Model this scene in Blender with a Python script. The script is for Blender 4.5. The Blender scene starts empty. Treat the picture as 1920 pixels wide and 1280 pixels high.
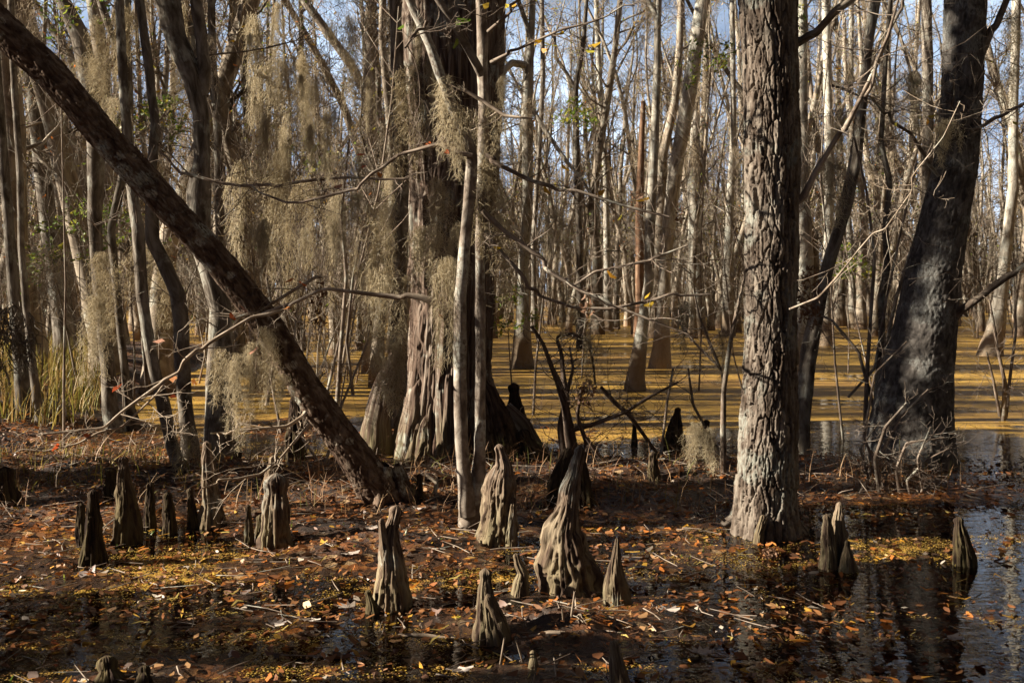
import bpy, math, random
import numpy as np

# ---------------------------------------------------------------- basics
F, HY, CH = 1867.0, 545.0, 1.5          # focal length in photo pixels, horizon row, camera height
PI = math.pi
scene = bpy.context.scene
COL = scene.collection
rng = np.random.default_rng(11)
random.seed(7)

def at(px, py, Y):
    return np.array([(px - 960.0) / F * Y, Y, CH - (py - HY) / F * Y])

def depth(py):                           # distance of a ground point seen at row py
    return CH * F / (py - HY)

# ---------------------------------------------------------------- numpy noise
def _hash(ix, iy, iz, seed=0):
    h = (ix.astype(np.int64) * 374761393 + iy.astype(np.int64) * 668265263 + iz.astype(np.int64) * 2147483647 + seed * 974634777) & 0xFFFFFFFF
    h = ((h ^ (h >> 13)) * 1274126177) & 0xFFFFFFFF
    h = ((h ^ (h >> 16)) * 2246822519) & 0xFFFFFFFF
    return ((h ^ (h >> 15)) & 0xFFFFFF) / float(0xFFFFFF)

def vnoise(p, seed=0):                   # value noise, -1..1
    i = np.floor(p); f = p - i; f = f * f * (3 - 2 * f)
    ix, iy, iz = (i[..., k].astype(np.int64) for k in range(3))
    r = 0
    for dx in (0, 1):
        wx = f[..., 0] if dx else 1 - f[..., 0]
        for dy in (0, 1):
            wy = f[..., 1] if dy else 1 - f[..., 1]
            for dz in (0, 1):
                wz = f[..., 2] if dz else 1 - f[..., 2]
                r = r + wx * wy * wz * _hash(ix + dx, iy + dy, iz + dz, seed)
    return r * 2 - 1

def fbm(p, seed=0, octs=4):
    a, s, r = 0.5, 1.0, 0
    for o in range(octs):
        r = r + a * vnoise(p * s, seed + o * 17); a *= 0.5; s *= 2.03
    return r

def worley(u, v, nu, seed=0):            # u in cell units (periodic nu), v in cell units -> F2-F1, id
    iu, iv = np.floor(u), np.floor(v)
    f1 = np.full(u.shape, 9.0); f2 = np.full(u.shape, 9.0); cid = np.zeros(u.shape)
    for du in (-1, 0, 1):
        for dv in (-1, 0, 1):
            cu, cv = iu + du, iv + dv
            m = np.mod(cu, nu)
            z = np.zeros_like(m)
            ju, jv = _hash(m, cv, z, seed), _hash(m, cv, z + 1, seed)
            d = np.sqrt((cu + ju - u) ** 2 + (cv + jv - v) ** 2)
            near = d < f1
            f2 = np.where(near, f1, np.minimum(f2, d))
            cid = np.where(near, _hash(m, cv, z + 2, seed), cid)
            f1 = np.where(near, d, f1)
    return f2 - f1, cid

def sstep(a, b, x):
    t = np.clip((x - a) / (b - a), 0, 1)
    return t * t * (3 - 2 * t)

# ---------------------------------------------------------------- mesh builder
class MB:
    def __init__(s):
        s.V, s.Q, s.B, s.R, s.n = [], [], [], [], 0
    def add(s, V, Q, B=None, R=None):
        V = np.asarray(V, float).reshape(-1, 3)
        s.V.append(V); s.Q.append(np.asarray(Q, np.int64).reshape(-1, 4) + s.n)
        s.B.append(V if B is None else np.asarray(B, float).reshape(-1, 3))
        s.R.append(np.full(len(V), 0.5) if R is None else np.asarray(R, float).reshape(-1))
        s.n += len(V)
    def tubes(s, P, R, sides=4):
        P = np.asarray(P, float); R = np.asarray(R, float)
        n, k, _ = P.shape
        T = np.gradient(P, axis=1); T /= np.linalg.norm(T, axis=2, keepdims=True) + 1e-9
        m = np.abs(T.mean(1)[:, 2]) > 0.7
        ref = np.where(m[:, None], np.array([0.0, 1.0, 0.0]), np.array([0.0, 0.0, 1.0]))[:, None, :]
        n1 = np.cross(T, np.broadcast_to(ref, T.shape)); n1 /= np.linalg.norm(n1, axis=2, keepdims=True) + 1e-9
        n2 = np.cross(T, n1)
        a = np.linspace(0, 2 * PI, sides, endpoint=False)
        c, si = np.cos(a), np.sin(a)
        ring = n1[:, :, None, :] * c[None, None, :, None] + n2[:, :, None, :] * si[None, None, :, None]
        V = P[:, :, None, :] + ring * R[:, :, None, None]
        L = np.concatenate([np.zeros((n, 1)), np.cumsum(np.linalg.norm(np.diff(P, axis=1), axis=2), 1)], 1)
        off = rng.random((n, 1)) * 40
        B = np.empty(V.shape)
        B[..., 0] = c * R[:, :1, None]; B[..., 1] = si * R[:, :1, None]; B[..., 2] = (L + off)[:, :, None]
        base = (np.arange(n) * k * sides)[:, None, None] + (np.arange(k - 1) * sides)[None, :, None]
        i0 = np.arange(sides)[None, None, :]; i1 = (i0 + 1) % sides
        Q = np.stack([base + i0, base + i1, base + sides + i1, base + sides + i0], -1)
        s.add(V, Q, B, np.repeat(rng.random(n), k * sides))
    def tube(s, P, R, sides=8):
        s.tubes(np.asarray(P)[None], np.asarray(R)[None], sides)
    def leaves(s, pos, ln, wd, yaw, pitch, roll, curl=0.25):
        n = len(pos)
        t = np.array([0, .5, 1.0]); prof = np.array([.25, 1.0, .12])
        # local: along x, across y; midrib lowered and tip bent
        L = np.zeros((n, 3, 2, 3))
        cur = np.broadcast_to(np.asarray(curl), (n,))
        for j in range(3):
            for q, sg in ((0, -1), (1, 1)):
                L[:, j, q, 0] = ln * (t[j] - .5)
                L[:, j, q, 1] = sg * wd * .5 * prof[j] + ln * cur * ((t[j] - .5) ** 2) * 2
                L[:, j, q, 2] = ln * cur * abs(t[j] - .5) * .8 + wd * .12 * sg
        cy, sy, cp, sp, cr, sr = np.cos(yaw), np.sin(yaw), np.cos(pitch), np.sin(pitch), np.cos(roll), np.sin(roll)
        x, y, z = L[..., 0], L[..., 1], L[..., 2]
        e = lambda v: np.broadcast_to(np.asarray(v), (n,))[:, None, None]
        y, z = y * e(cr) - z * e(sr), y * e(sr) + z * e(cr)
        x, z = x * e(cp) - z * e(sp), x * e(sp) + z * e(cp)
        x, y = x * e(cy) - y * e(sy), x * e(sy) + y * e(cy)
        V = np.stack([x, y, z], -1) + np.asarray(pos)[:, None, None, :]
        b = (np.arange(n) * 6)[:, None]
        Q = np.concatenate([b + np.array([0, 2, 3, 1]), b + np.array([2, 4, 5, 3])], 0)
        s.add(V, Q, None, np.repeat(rng.random(n), 6))
    def ribbons(s, P, W, side):
        P = np.asarray(P); n, k, _ = P.shape
        V = np.stack([P - side * W[..., None] / 2, P + side * W[..., None] / 2], 2)
        b = (np.arange(n) * k * 2)[:, None] + (np.arange(k - 1) * 2)[None]
        Q = np.stack([b, b + 1, b + 3, b + 2], -1)
        s.add(V, Q, None, np.repeat(rng.random(n), k * 2))
    def mesh(s, name, mat, smooth=True):
        V = np.concatenate(s.V); Q = np.concatenate(s.Q)
        me = bpy.data.meshes.new(name)
        me.vertices.add(len(V)); me.vertices.foreach_set('co', V.astype(np.float32).ravel())
        me.loops.add(Q.size); me.loops.foreach_set('vertex_index', Q.astype(np.int32).ravel())
        me.polygons.add(len(Q))
        me.polygons.foreach_set('loop_start', np.arange(0, Q.size, 4, dtype=np.int32))
        me.polygons.foreach_set('loop_total', np.full(len(Q), 4, np.int32))
        me.update(calc_edges=True)
        me.polygons.foreach_set('use_smooth', np.full(len(Q), smooth, bool))
        a = me.attributes.new('bk', 'FLOAT_VECTOR', 'POINT'); a.data.foreach_set('vector', np.concatenate(s.B).astype(np.float32).ravel())
        a = me.attributes.new('rnd', 'FLOAT', 'POINT'); a.data.foreach_set('value', np.concatenate(s.R).astype(np.float32))
        if mat: me.materials.append(mat)
        return me
    def build(s, name, mat, parent=None, smooth=True):
        o = bpy.data.objects.new(name, s.mesh(name, mat, smooth)); COL.objects.link(o)
        if parent:
            o.parent = parent
            o.location = -parent.location
        return o

def tag(o, label=None, cat=None, group=None, kind=None):
    if label: o['label'] = label
    if cat: o['category'] = cat
    if group: o['group'] = group
    if kind: o['kind'] = kind
    return o

def thing(name, label, cat, loc=(0, 0, 0), group=None):
    o = bpy.data.objects.new(name, None); COL.objects.link(o)
    o.location = loc; o.empty_display_size = .2
    return tag(o, label, cat, group)

def dup(root, loc, rz=0, sc=1, label=None, group=None):
    r = root.copy(); COL.objects.link(r); r.location = loc; r.rotation_euler = (0, 0, rz); r.scale = (sc, sc, sc)
    if label: r['label'] = label
    if group: r['group'] = group
    for ch in root.children:
        c = ch.copy(); COL.objects.link(c); c.parent = r
    return r

# ---------------------------------------------------------------- materials
class NT:
    def __init__(s, name):
        s.m = bpy.data.materials.new(name); s.m.use_nodes = True
        s.t = s.m.node_tree; s.t.nodes.clear()
        s.out = s.n('ShaderNodeOutputMaterial')
    def n(s, typ, **kw):
        nd = s.t.nodes.new(typ)
        for k, v in kw.items():
            if k in nd.inputs and not hasattr(type(nd), k): nd.inputs[k].default_value = v
            else: setattr(nd, k, v)
        return nd
    def l(s, a, b): s.t.links.new(a, b)
    def noise(s, vec, scale, detail=4, rough=.55, dist=0):
        nd = s.n('ShaderNodeTexNoise'); nd.inputs['Scale'].default_value = scale; nd.inputs['Detail'].default_value = detail
        nd.inputs['Roughness'].default_value = rough; nd.inputs['Distortion'].default_value = dist
        if vec is not None: s.l(vec, nd.inputs['Vector'])
        return nd.outputs['Fac']
    def ramp(s, fac, stops, interp='LINEAR'):
        nd = s.n('ShaderNodeValToRGB'); nd.color_ramp.interpolation = interp
        el = nd.color_ramp.elements
        while len(el) < len(stops): el.new(.5)
        for e, (p, c) in zip(el, stops):
            e.position = p; e.color = (*c, 1) if len(c) == 3 else c
        s.l(fac, nd.inputs['Fac']); return nd.outputs['Color']
    def mr(s, v, a, b, c=0, d=1):
        nd = s.n('ShaderNodeMapRange', clamp=True)
        for i, x in enumerate((a, b, c, d)): nd.inputs[i + 1].default_value = x
        s.l(v, nd.inputs[0]); return nd.outputs[0]
    def math(s, op, a, b=None):
        nd = s.n('ShaderNodeMath', operation=op)
        for i, x in enumerate((a, b)):
            if x is None: continue
            if isinstance(x, (int, float)): nd.inputs[i].default_value = x
            else: s.l(x, nd.inputs[i])
        return nd.outputs[0]
    def mix(s, fac, a, b):
        nd = s.n('ShaderNodeMix', data_type='RGBA')
        for i, x in ((0, fac), (6, a), (7, b)):
            if isinstance(x, (int, float)): nd.inputs[i].default_value = x
            elif isinstance(x, tuple): nd.inputs[i].default_value = (*x, 1)
            else: s.l(x, nd.inputs[i])
        return nd.outputs[2]
    def mapping(s, vec, scale):
        nd = s.n('ShaderNodeMapping'); nd.inputs['Scale'].default_value = scale
        s.l(vec, nd.inputs['Vector']); return nd.outputs['Vector']
    def attr(s, name, vec=False):
        nd = s.n('ShaderNodeAttribute', attribute_name=name)
        return nd.outputs['Vector' if vec else 'Fac']
    def pos(s):
        g = s.n('ShaderNodeNewGeometry'); return g.outputs['Position']
    def sep(s, v):
        nd = s.n('ShaderNodeSeparateXYZ'); s.l(v, nd.inputs[0]); return nd.outputs
    def pbsdf(s, col, rough=.85, bump=None, bstr=.5, bdist=.01, spec=.25):
        b = s.n('ShaderNodeBsdfPrincipled')
        if isinstance(col, tuple): b.inputs['Base Color'].default_value = (*col, 1)
        else: s.l(col, b.inputs['Base Color'])
        if isinstance(rough, (int, float)): b.inputs['Roughness'].default_value = rough
        else: s.l(rough, b.inputs['Roughness'])
        b.inputs['Specular IOR Level'].default_value = spec
        if bump is not None:
            bn = s.n('ShaderNodeBump'); bn.inputs['Strength'].default_value = bstr; bn.inputs['Distance'].default_value = bdist
            s.l(bump, bn.inputs['Height']); s.l(bn.outputs[0], b.inputs['Normal'])
        return b.outputs[0]
    def done(s, sh):
        s.l(sh, s.out.inputs['Surface']); return s.m

def bark(name, dark, mid, light, lichen=(.42, .43, .36), lic=.5, zs=.22, sc=14, bstr=.8, bdist=.012, stain=None, stain_h=.7, green=0, vary=.25, spots=0):
    t = NT(name)
    bk = t.attr('bk', True)
    st = t.mapping(bk, (1, 1, zs))
    n1 = t.noise(st, sc, 6, .62, .6); n2 = t.noise(bk, 3.2, 5, .6); n3 = t.noise(st, sc * 4, 3, .6)
    c = t.ramp(n1, [(.36, dark), (.49, mid), (.63, light)])
    c = t.mix(t.mr(n2, .5, .66, 0, .4), c, mid)
    lm = t.math('MULTIPLY', t.mr(n2, .66 - lic * .3, .72 - lic * .3, 0, 1), t.mr(n3, .38, .60, 0, .75))
    c = t.mix(lm, c, lichen)
    if spots:
        v = t.n('ShaderNodeTexVoronoi'); v.inputs['Scale'].default_value = 7; t.l(bk, v.inputs['Vector'])
        wob = t.noise(bk, 16, 4, .7)
        thr = t.math('ADD', t.math('MULTIPLY', t.sep(v.outputs['Color'])[0], .30), -.02)
        dd = t.math('SUBTRACT', t.math('ADD', v.outputs['Distance'], t.math('MULTIPLY', wob, .55)), thr)
        sm = t.math('MULTIPLY', t.mr(dd, .26, .34, spots, 0), t.mr(n3, .4, .55, .1, 1))
        c = t.mix(sm, c, (.40, .37, .30))
    z = t.sep(t.pos())[2]
    if stain:
        zz = t.math('ADD', z, t.math('MULTIPLY', n2, .35))
        c = t.mix(t.mr(zz, stain_h, stain_h + .25, .75, 0), c, stain)
    if green:
        zz = t.math('ADD', z, t.math('MULTIPLY', n2, .5))
        c = t.mix(t.math('MULTIPLY', t.mr(zz, .3, .75, green, 0), t.mr(n1, .4, .6)), c, (.09, .085, .018))
    oi = t.n('ShaderNodeObjectInfo')
    hs = t.n('ShaderNodeHueSaturation'); t.l(c, hs.inputs['Color'])
    t.l(t.mr(oi.outputs['Random'], 0, 1, 1 - vary, 1 + vary), hs.inputs['Value'])
    h = t.math('ADD', n1, t.math('MULTIPLY', n3, .4))
    return t.done(t.pbsdf(hs.outputs[0], .95, h, bstr, bdist, .05))

M = {}
M['ridged'] = bark('ridged_bark', (.055, .039, .028), (.13, .102, .08), (.225, .19, .152), lichen=(.26, .265, .225), lic=.45, bstr=.7, bdist=.006, sc=22)
M['lean'] = bark('leaning_bark', (.045, .028, .02), (.10, .066, .046), (.20, .15, .11), lic=.34, bstr=.8, bdist=.006, sc=26, zs=.35, spots=.9)
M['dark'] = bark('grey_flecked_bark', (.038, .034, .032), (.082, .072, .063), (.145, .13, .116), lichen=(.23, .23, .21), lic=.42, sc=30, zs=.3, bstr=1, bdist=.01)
M['cypress'] = bark('stringy_cypress_bark', (.055, .034, .025), (.125, .088, .066), (.24, .195, .155), lic=.34, sc=30, zs=.04, bstr=.9, bdist=.012, green=.6, vary=0)
M['pale'] = bark('pale_smooth_bark', (.09, .068, .052), (.18, .145, .115), (.29, .25, .205), lichen=(.42, .42, .36), lic=.5, sc=14, zs=.6, bstr=.7, bdist=.006, spots=.9)
M['swamp'] = bark('swamp_tree_bark', (.06, .048, .037), (.135, .112, .088), (.25, .22, .18), lichen=(.33, .33, .28), lic=.42, sc=18, bstr=.9, bdist=.012)
M['tupelo'] = bark('tupelo_bark', (.15, .13, .105), (.30, .265, .215), (.45, .41, .34), lichen=(.48, .5, .44), lic=.5, sc=14, bstr=.8, bdist=.012, stain=(.24, .165, .10), stain_h=.75)
M['far'] = bark('far_bark', (.10, .078, .058), (.21, .17, .128), (.33, .275, .21), lichen=(.36, .36, .30), lic=.45, sc=9, bstr=.6, bdist=.02, vary=.45, stain=(.16, .10, .06), stain_h=.3)
M['rust'] = bark('rust_red_snag', (.07, .038, .024), (.13, .075, .046), (.20, .13, .085), lic=.1, sc=16, zs=.1, bstr=1)
M['twig'] = bark('twig_bark', (.09, .065, .048), (.17, .13, .10), (.28, .23, .18), lic=.4, sc=30, bstr=.3, bdist=.003)
M['twigdark'] = bark('dark_twig_bark', (.045, .03, .022), (.085, .06, .045), (.15, .115, .09), lic=.2, sc=30, bstr=.4, bdist=.004)  # darker version of the twig bark
M['paletwig'] = bark('pale_twig_bark', (.15, .11, .076), (.27, .21, .155), (.41, .345, .27), lic=.3, sc=30, bstr=.3, bdist=.003)
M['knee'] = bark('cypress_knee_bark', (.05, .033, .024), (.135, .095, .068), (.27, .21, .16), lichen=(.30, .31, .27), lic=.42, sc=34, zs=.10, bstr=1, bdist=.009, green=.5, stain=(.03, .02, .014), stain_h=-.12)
M['kneedark'] = bark('dark_knee_bark', (.022, .015, .012), (.05, .033, .025), (.095, .068, .05), lic=.1, sc=34, zs=.12, bstr=.8, bdist=.006, green=.4)  # darker, less lichened version of the knee bark

def leafmat(name, stops, rough=.5, trans=.35):
    t = NT(name)
    c = t.ramp(t.attr('rnd'), stops, 'CONSTANT' if len(stops) > 3 else 'LINEAR')
    n = t.noise(t.pos(), 60, 3)
    c = t.mix(t.mr(n, .4, .7, 0, .35), c, (.10, .05, .02)) if 'moss' not in name else c
    p = t.pbsdf(c, rough, spec=.35 if 'moss' not in name else .05)
    tr = t.n('ShaderNodeBsdfTranslucent'); t.l(c, tr.inputs['Color'])
    mx = t.n('ShaderNodeMixShader'); mx.inputs[0].default_value = trans
    t.l(p, mx.inputs[1]); t.l(tr.outputs[0], mx.inputs[2])
    return t.done(mx.outputs[0])

M['moss'] = leafmat('spanish_moss', [(0, (.40, .32, .20)), (.5, (.56, .47, .31)), (1, (.66, .58, .42))], .9, .4)
M['mossfar'] = leafmat('far_spanish_moss', [(0, (.34, .27, .18)), (.5, (.47, .38, .265)), (1, (.56, .47, .35))], .9, .4)
M['litter'] = leafmat('leaf_litter', [(0, (.13, .05, .02)), (.2, (.20, .075, .025)), (.38, (.25, .11, .04)), (.52, (.07, .035, .02)), (.72, (.36, .20, .09)), (.83, (.40, .13, .025)), (.93, (.48, .40, .31)), (.965, (.5, .28, .04))], .45, .25)
M['goldleaf'] = leafmat('gold_leaf', [(0, (.55, .27, .03)), (.35, (.62, .36, .06)), (.6, (.5, .18, .02)), (.8, (.55, .42, .12))], .4, .3)
M['duck'] = leafmat('duckweed', [(0, (.42, .27, .045)), (.3, (.50, .33, .07)), (.55, (.28, .20, .045)), (.72, (.50, .27, .06)), (.87, (.26, .12, .04))], .3, .15)
M['grass'] = leafmat('marsh_grass', [(0, (.18, .17, .03)), (.25, (.36, .27, .06)), (.55, (.42, .27, .09)), (.85, (.24, .22, .04))], .55, .35)
M['drygrass'] = leafmat('dry_stalks', [(0, (.30, .17, .08)), (.4, (.40, .26, .14)), (.7, (.22, .11, .05)), (.88, (.20, .20, .05))], .6, .25)
M['green'] = leafmat('green_leaf', [(0, (.10, .17, .02)), (.4, (.24, .30, .04)), (.7, (.42, .38, .05)), (.9, (.12, .20, .05))], .4, .45)
M['yellow'] = leafmat('yellow_leaf', [(0, (.58, .38, .03)), (.5, (.62, .30, .03)), (.8, (.50, .45, .06))], .4, .45)
M['red'] = leafmat('russet_leaf', [(0, (.45, .11, .03)), (.4, (.55, .20, .04)), (.7, (.48, .26, .18)), (.9, (.40, .07, .02))], .4, .45)
M['brownleaf'] = leafmat('brown_leaf', [(0, (.10, .05, .025)), (.5, (.16, .085, .045)), (1, (.22, .12, .07))], .7, .2)

# ground under and between the water
def mat_ground():
    t = NT('leafy_mud')
    p = t.pos()
    wob = t.n('ShaderNodeTexNoise'); wob.inputs['Scale'].default_value = 14; t.l(p, wob.inputs['Vector'])
    ad = t.n('ShaderNodeVectorMath', operation='MULTIPLY_ADD'); t.l(wob.outputs['Color'], ad.inputs[0]); ad.inputs[1].default_value = (.06, .06, .06); t.l(p, ad.inputs[2])
    v = t.n('ShaderNodeTexVoronoi'); v.inputs['Scale'].default_value = 20; t.l(ad.outputs[0], v.inputs['Vector'])
    s = t.sep(v.outputs['Color'])
    c = t.ramp(s[0], [(0, (.05, .026, .014)), (.3, (.11, .045, .016)), (.5, (.20, .07, .018)), (.68, (.28, .12, .03)), (.82, (.06, .03, .02)), (.93, (.34, .22, .11))], 'CONSTANT')
    n = t.noise(p, 1.6, 5)
    c = t.mix(t.mr(n, .38, .56, .1, .9), c, (.020, .0145, .0115))
    n2 = t.noise(p, 70, 4)
    h = t.math('ADD', t.math('MULTIPLY', v.outputs['Distance'], 1.0), n2)
    wet = t.mr(t.math('ADD', t.sep(p)[2], t.math('MULTIPLY', n2, .02)), .02, .10, .16, .7)
    return t.done(t.pbsdf(c, wet, h, .6, .015, .35))
M['ground'] = mat_ground()

def mat_water():
    t = NT('swamp_water')
    p = t.pos(); s = t.sep(p)
    # floating duckweed mask: patches, then single fronds
    flat = t.mapping(p, (1, 1, 0))
    streak = t.mapping(p, (.55, 1.0, 0))
    patch = t.mr(t.noise(streak, .75, 6, .6, .4), .3, .7, .12, .88)
    frond = t.n('ShaderNodeTexVoronoi'); frond.inputs['Scale'].default_value = 95; t.l(flat, frond.inputs['Vector'])
    fine = t.noise(flat, 9, 5, .65)
    far = t.mr(s[1], 9.2, 13, 0, 1)
    near = t.mr(s[1], 7.5, 10, -.16, -.15)
    dens = t.math('ADD', t.math('ADD', patch, t.math('MULTIPLY', far, .39)), near)
    dens = t.math('ADD', dens, t.math('MULTIPLY', t.math('SUBTRACT', fine, .5), .55))
    dens = t.math('SUBTRACT', dens, t.math('MULTIPLY', frond.outputs['Distance'], .28))
    mask = t.mr(dens, .36, .42)
    rc = t.sep(frond.outputs['Color'])
    dc = t.ramp(rc[0], [(0, (.46, .28, .045)), (.4, (.52, .32, .06)), (.7, (.36, .23, .04)), (.9, (.44, .19, .045))], 'CONSTANT')
    big = t.noise(streak, .35, 4)
    dc = t.mix(t.mr(big, .45, .65, 0, .6), dc, (.26, .135, .045))
    mot = t.noise(t.mapping(p, (.6, 1, 0)), 11, 6, .7)
    dc = t.mix(t.mr(mot, .46, .64, 0, .75), dc, (.17, .085, .03))
    dh = t.math('SUBTRACT', 1.0, frond.outputs['Distance'])
    dw = t.pbsdf(dc, .5, dh, .5, .004, .3)
    rip = t.noise(t.mapping(p, (1, 2.2, 1)), 5, 3)
    bn = t.n('ShaderNodeBump'); bn.inputs['Strength'].default_value = .06; bn.inputs['Distance'].default_value = .05; t.l(rip, bn.inputs['Height'])
    gl = t.n('ShaderNodeBsdfGlossy'); gl.inputs['Roughness'].default_value = .02; gl.inputs['Color'].default_value = (.95, .95, .95, 1); t.l(bn.outputs[0], gl.inputs['Normal'])
    tr = t.n('ShaderNodeBsdfTransparent'); tr.inputs['Color'].default_value = (.88, .56, .28, 1)
    mud = t.pbsdf((.016, .011, .007), .6)
    body = t.n('ShaderNodeMixShader'); t.l(t.mr(s[1], 8, 11, .04, .9), body.inputs[0]); t.l(tr.outputs[0], body.inputs[1]); t.l(mud, body.inputs[2])
    fr = t.n('ShaderNodeFresnel'); fr.inputs['IOR'].default_value = 1.34; t.l(bn.outputs[0], fr.inputs['Normal'])
    m1 = t.n('ShaderNodeMixShader'); t.l(fr.outputs[0], m1.inputs[0]); t.l(body.outputs[0], m1.inputs[1]); t.l(gl.outputs[0], m1.inputs[2])
    m2 = t.n('ShaderNodeMixShader'); t.l(mask, m2.inputs[0]); t.l(m1.outputs[0], m2.inputs[1]); t.l(dw, m2.inputs[2])
    return t.done(m2.outputs[0])
M['water'] = mat_water()

# ---------------------------------------------------------------- terrain and water
def bank(x, y):
    """height of the muddy bottom / bank above the water"""
    p = np.stack([x, y, np.zeros_like(x)], -1)
    n = fbm(p * .9, 3, 4); n2 = fbm(p * 3.1, 5, 4)
    h = -.018 + .012 * sstep(-.6, -1.6, x) - .020 * sstep(1.0, 2.0, x + .5 * (5.5 - y)) + .040 * n + .034 * n2 + .012 * fbm(p * 9, 8, 3)
    cy = 7.75 + .25 * np.sin(x * .9) + np.where(x < -2.2, -.15 * (x + 2.2), 0)
    ridge = np.exp(-((y - cy) / (.95 + .25 * n)) ** 2) * sstep(3.6, 2.2, x)
    h = h + .115 * ridge * (1 + .5 * n2)
    left = sstep(-4.3, -6.0, x + .12 * (y - 12)) * sstep(8.5, 10.5, y) * sstep(34, 22, y)
    h = h + .30 * left * (1 + .4 * n)
    r2 = np.exp(-(((y - 7.6) / .7) ** 2)) * sstep(2.2, 3.2, x)
    h = h + .10 * r2 * (1 + n)
    isl = np.exp(-(((x + .72) / .42) ** 2 + ((y - 5.75) / .35) ** 2))
    h = h + .085 * isl * (1 + n2)
    isl = np.exp(-(((x - .25) / .45) ** 2 + ((y - 4.4) / .16) ** 2))
    h = h + .06 * isl * (1 + n2)
    lf = sstep(-1.9, -2.9, x) * np.exp(-((y - 6.2) / .8) ** 2)
    h = h + .05 * lf
    h = h - .3 * sstep(11, 18, y) * (1 - left)
    return h

def grid_axis(lo, hi, f0, f1, fine, grow=1.18):
    a = list(np.arange(f0, f1, fine)); st = fine; v = a[-1]
    while v < hi: st *= grow; v += st; a.append(v)
    st = fine; v = a[0]; b = []
    while v > lo: st *= grow; v -= st; b.append(v)
    return np.array(b[::-1] + a)

xs = grid_axis(-400, 400, -5.5, 5.5, .035); ys = grid_axis(-40, 600, 3.0, 12.5, .035)
X, Y = np.meshgrid(xs, ys)
Z = bank(X, Y)
mb = MB()
nx, ny = len(xs), len(ys)
idx = np.arange(nx * ny).reshape(ny, nx)
mb.add(np.stack([X, Y, Z], -1), np.stack([idx[:-1, :-1], idx[:-1, 1:], idx[1:, 1:], idx[1:, :-1]], -1))
tag(mb.build('ground', M['ground']), kind='structure')
mb = MB(); mb.add([(-400, -40, 0), (400, -40, 0), (400, 600, 0), (-400, 600, 0)], [(0, 1, 2, 3)])
tag(mb.build('water', M['water'], smooth=False), kind='structure')

# ---------------------------------------------------------------- trunks
def resample(P, R, step):
    P = np.asarray(P, float); R = np.asarray(R, float)
    L = np.concatenate([[0], np.cumsum(np.linalg.norm(np.diff(P, axis=0), axis=1))])
    n = max(6, int(L[-1] / step))
    # monotone-ish cubic: dense linear then smoothing
    q = np.linspace(0, L[-1], n * 4)
    D = np.stack([np.interp(q, L, P[:, k]) for k in range(3)] + [np.interp(q, L, R)], 1)
    w = max(3, int(min(.10, L[-1] / 14, .04 + R.max() * 2) / (L[-1] / (n * 4)))) | 1
    w = min(w, max(3, (n // 2) | 1))
    ker = np.hanning(w + 2)[1:-1]; ker /= ker.sum()
    pad = np.pad(D, ((w, w), (0, 0)), mode='reflect', reflect_type='odd')
    D = np.stack([np.convolve(pad[:, k], ker, 'same') for k in range(4)], 1)[w:-w]
    D = D[np.linspace(0, len(D) - 1, n).astype(int)]
    return D[:, :3], np.maximum(D[:, 3], .0015)

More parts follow.
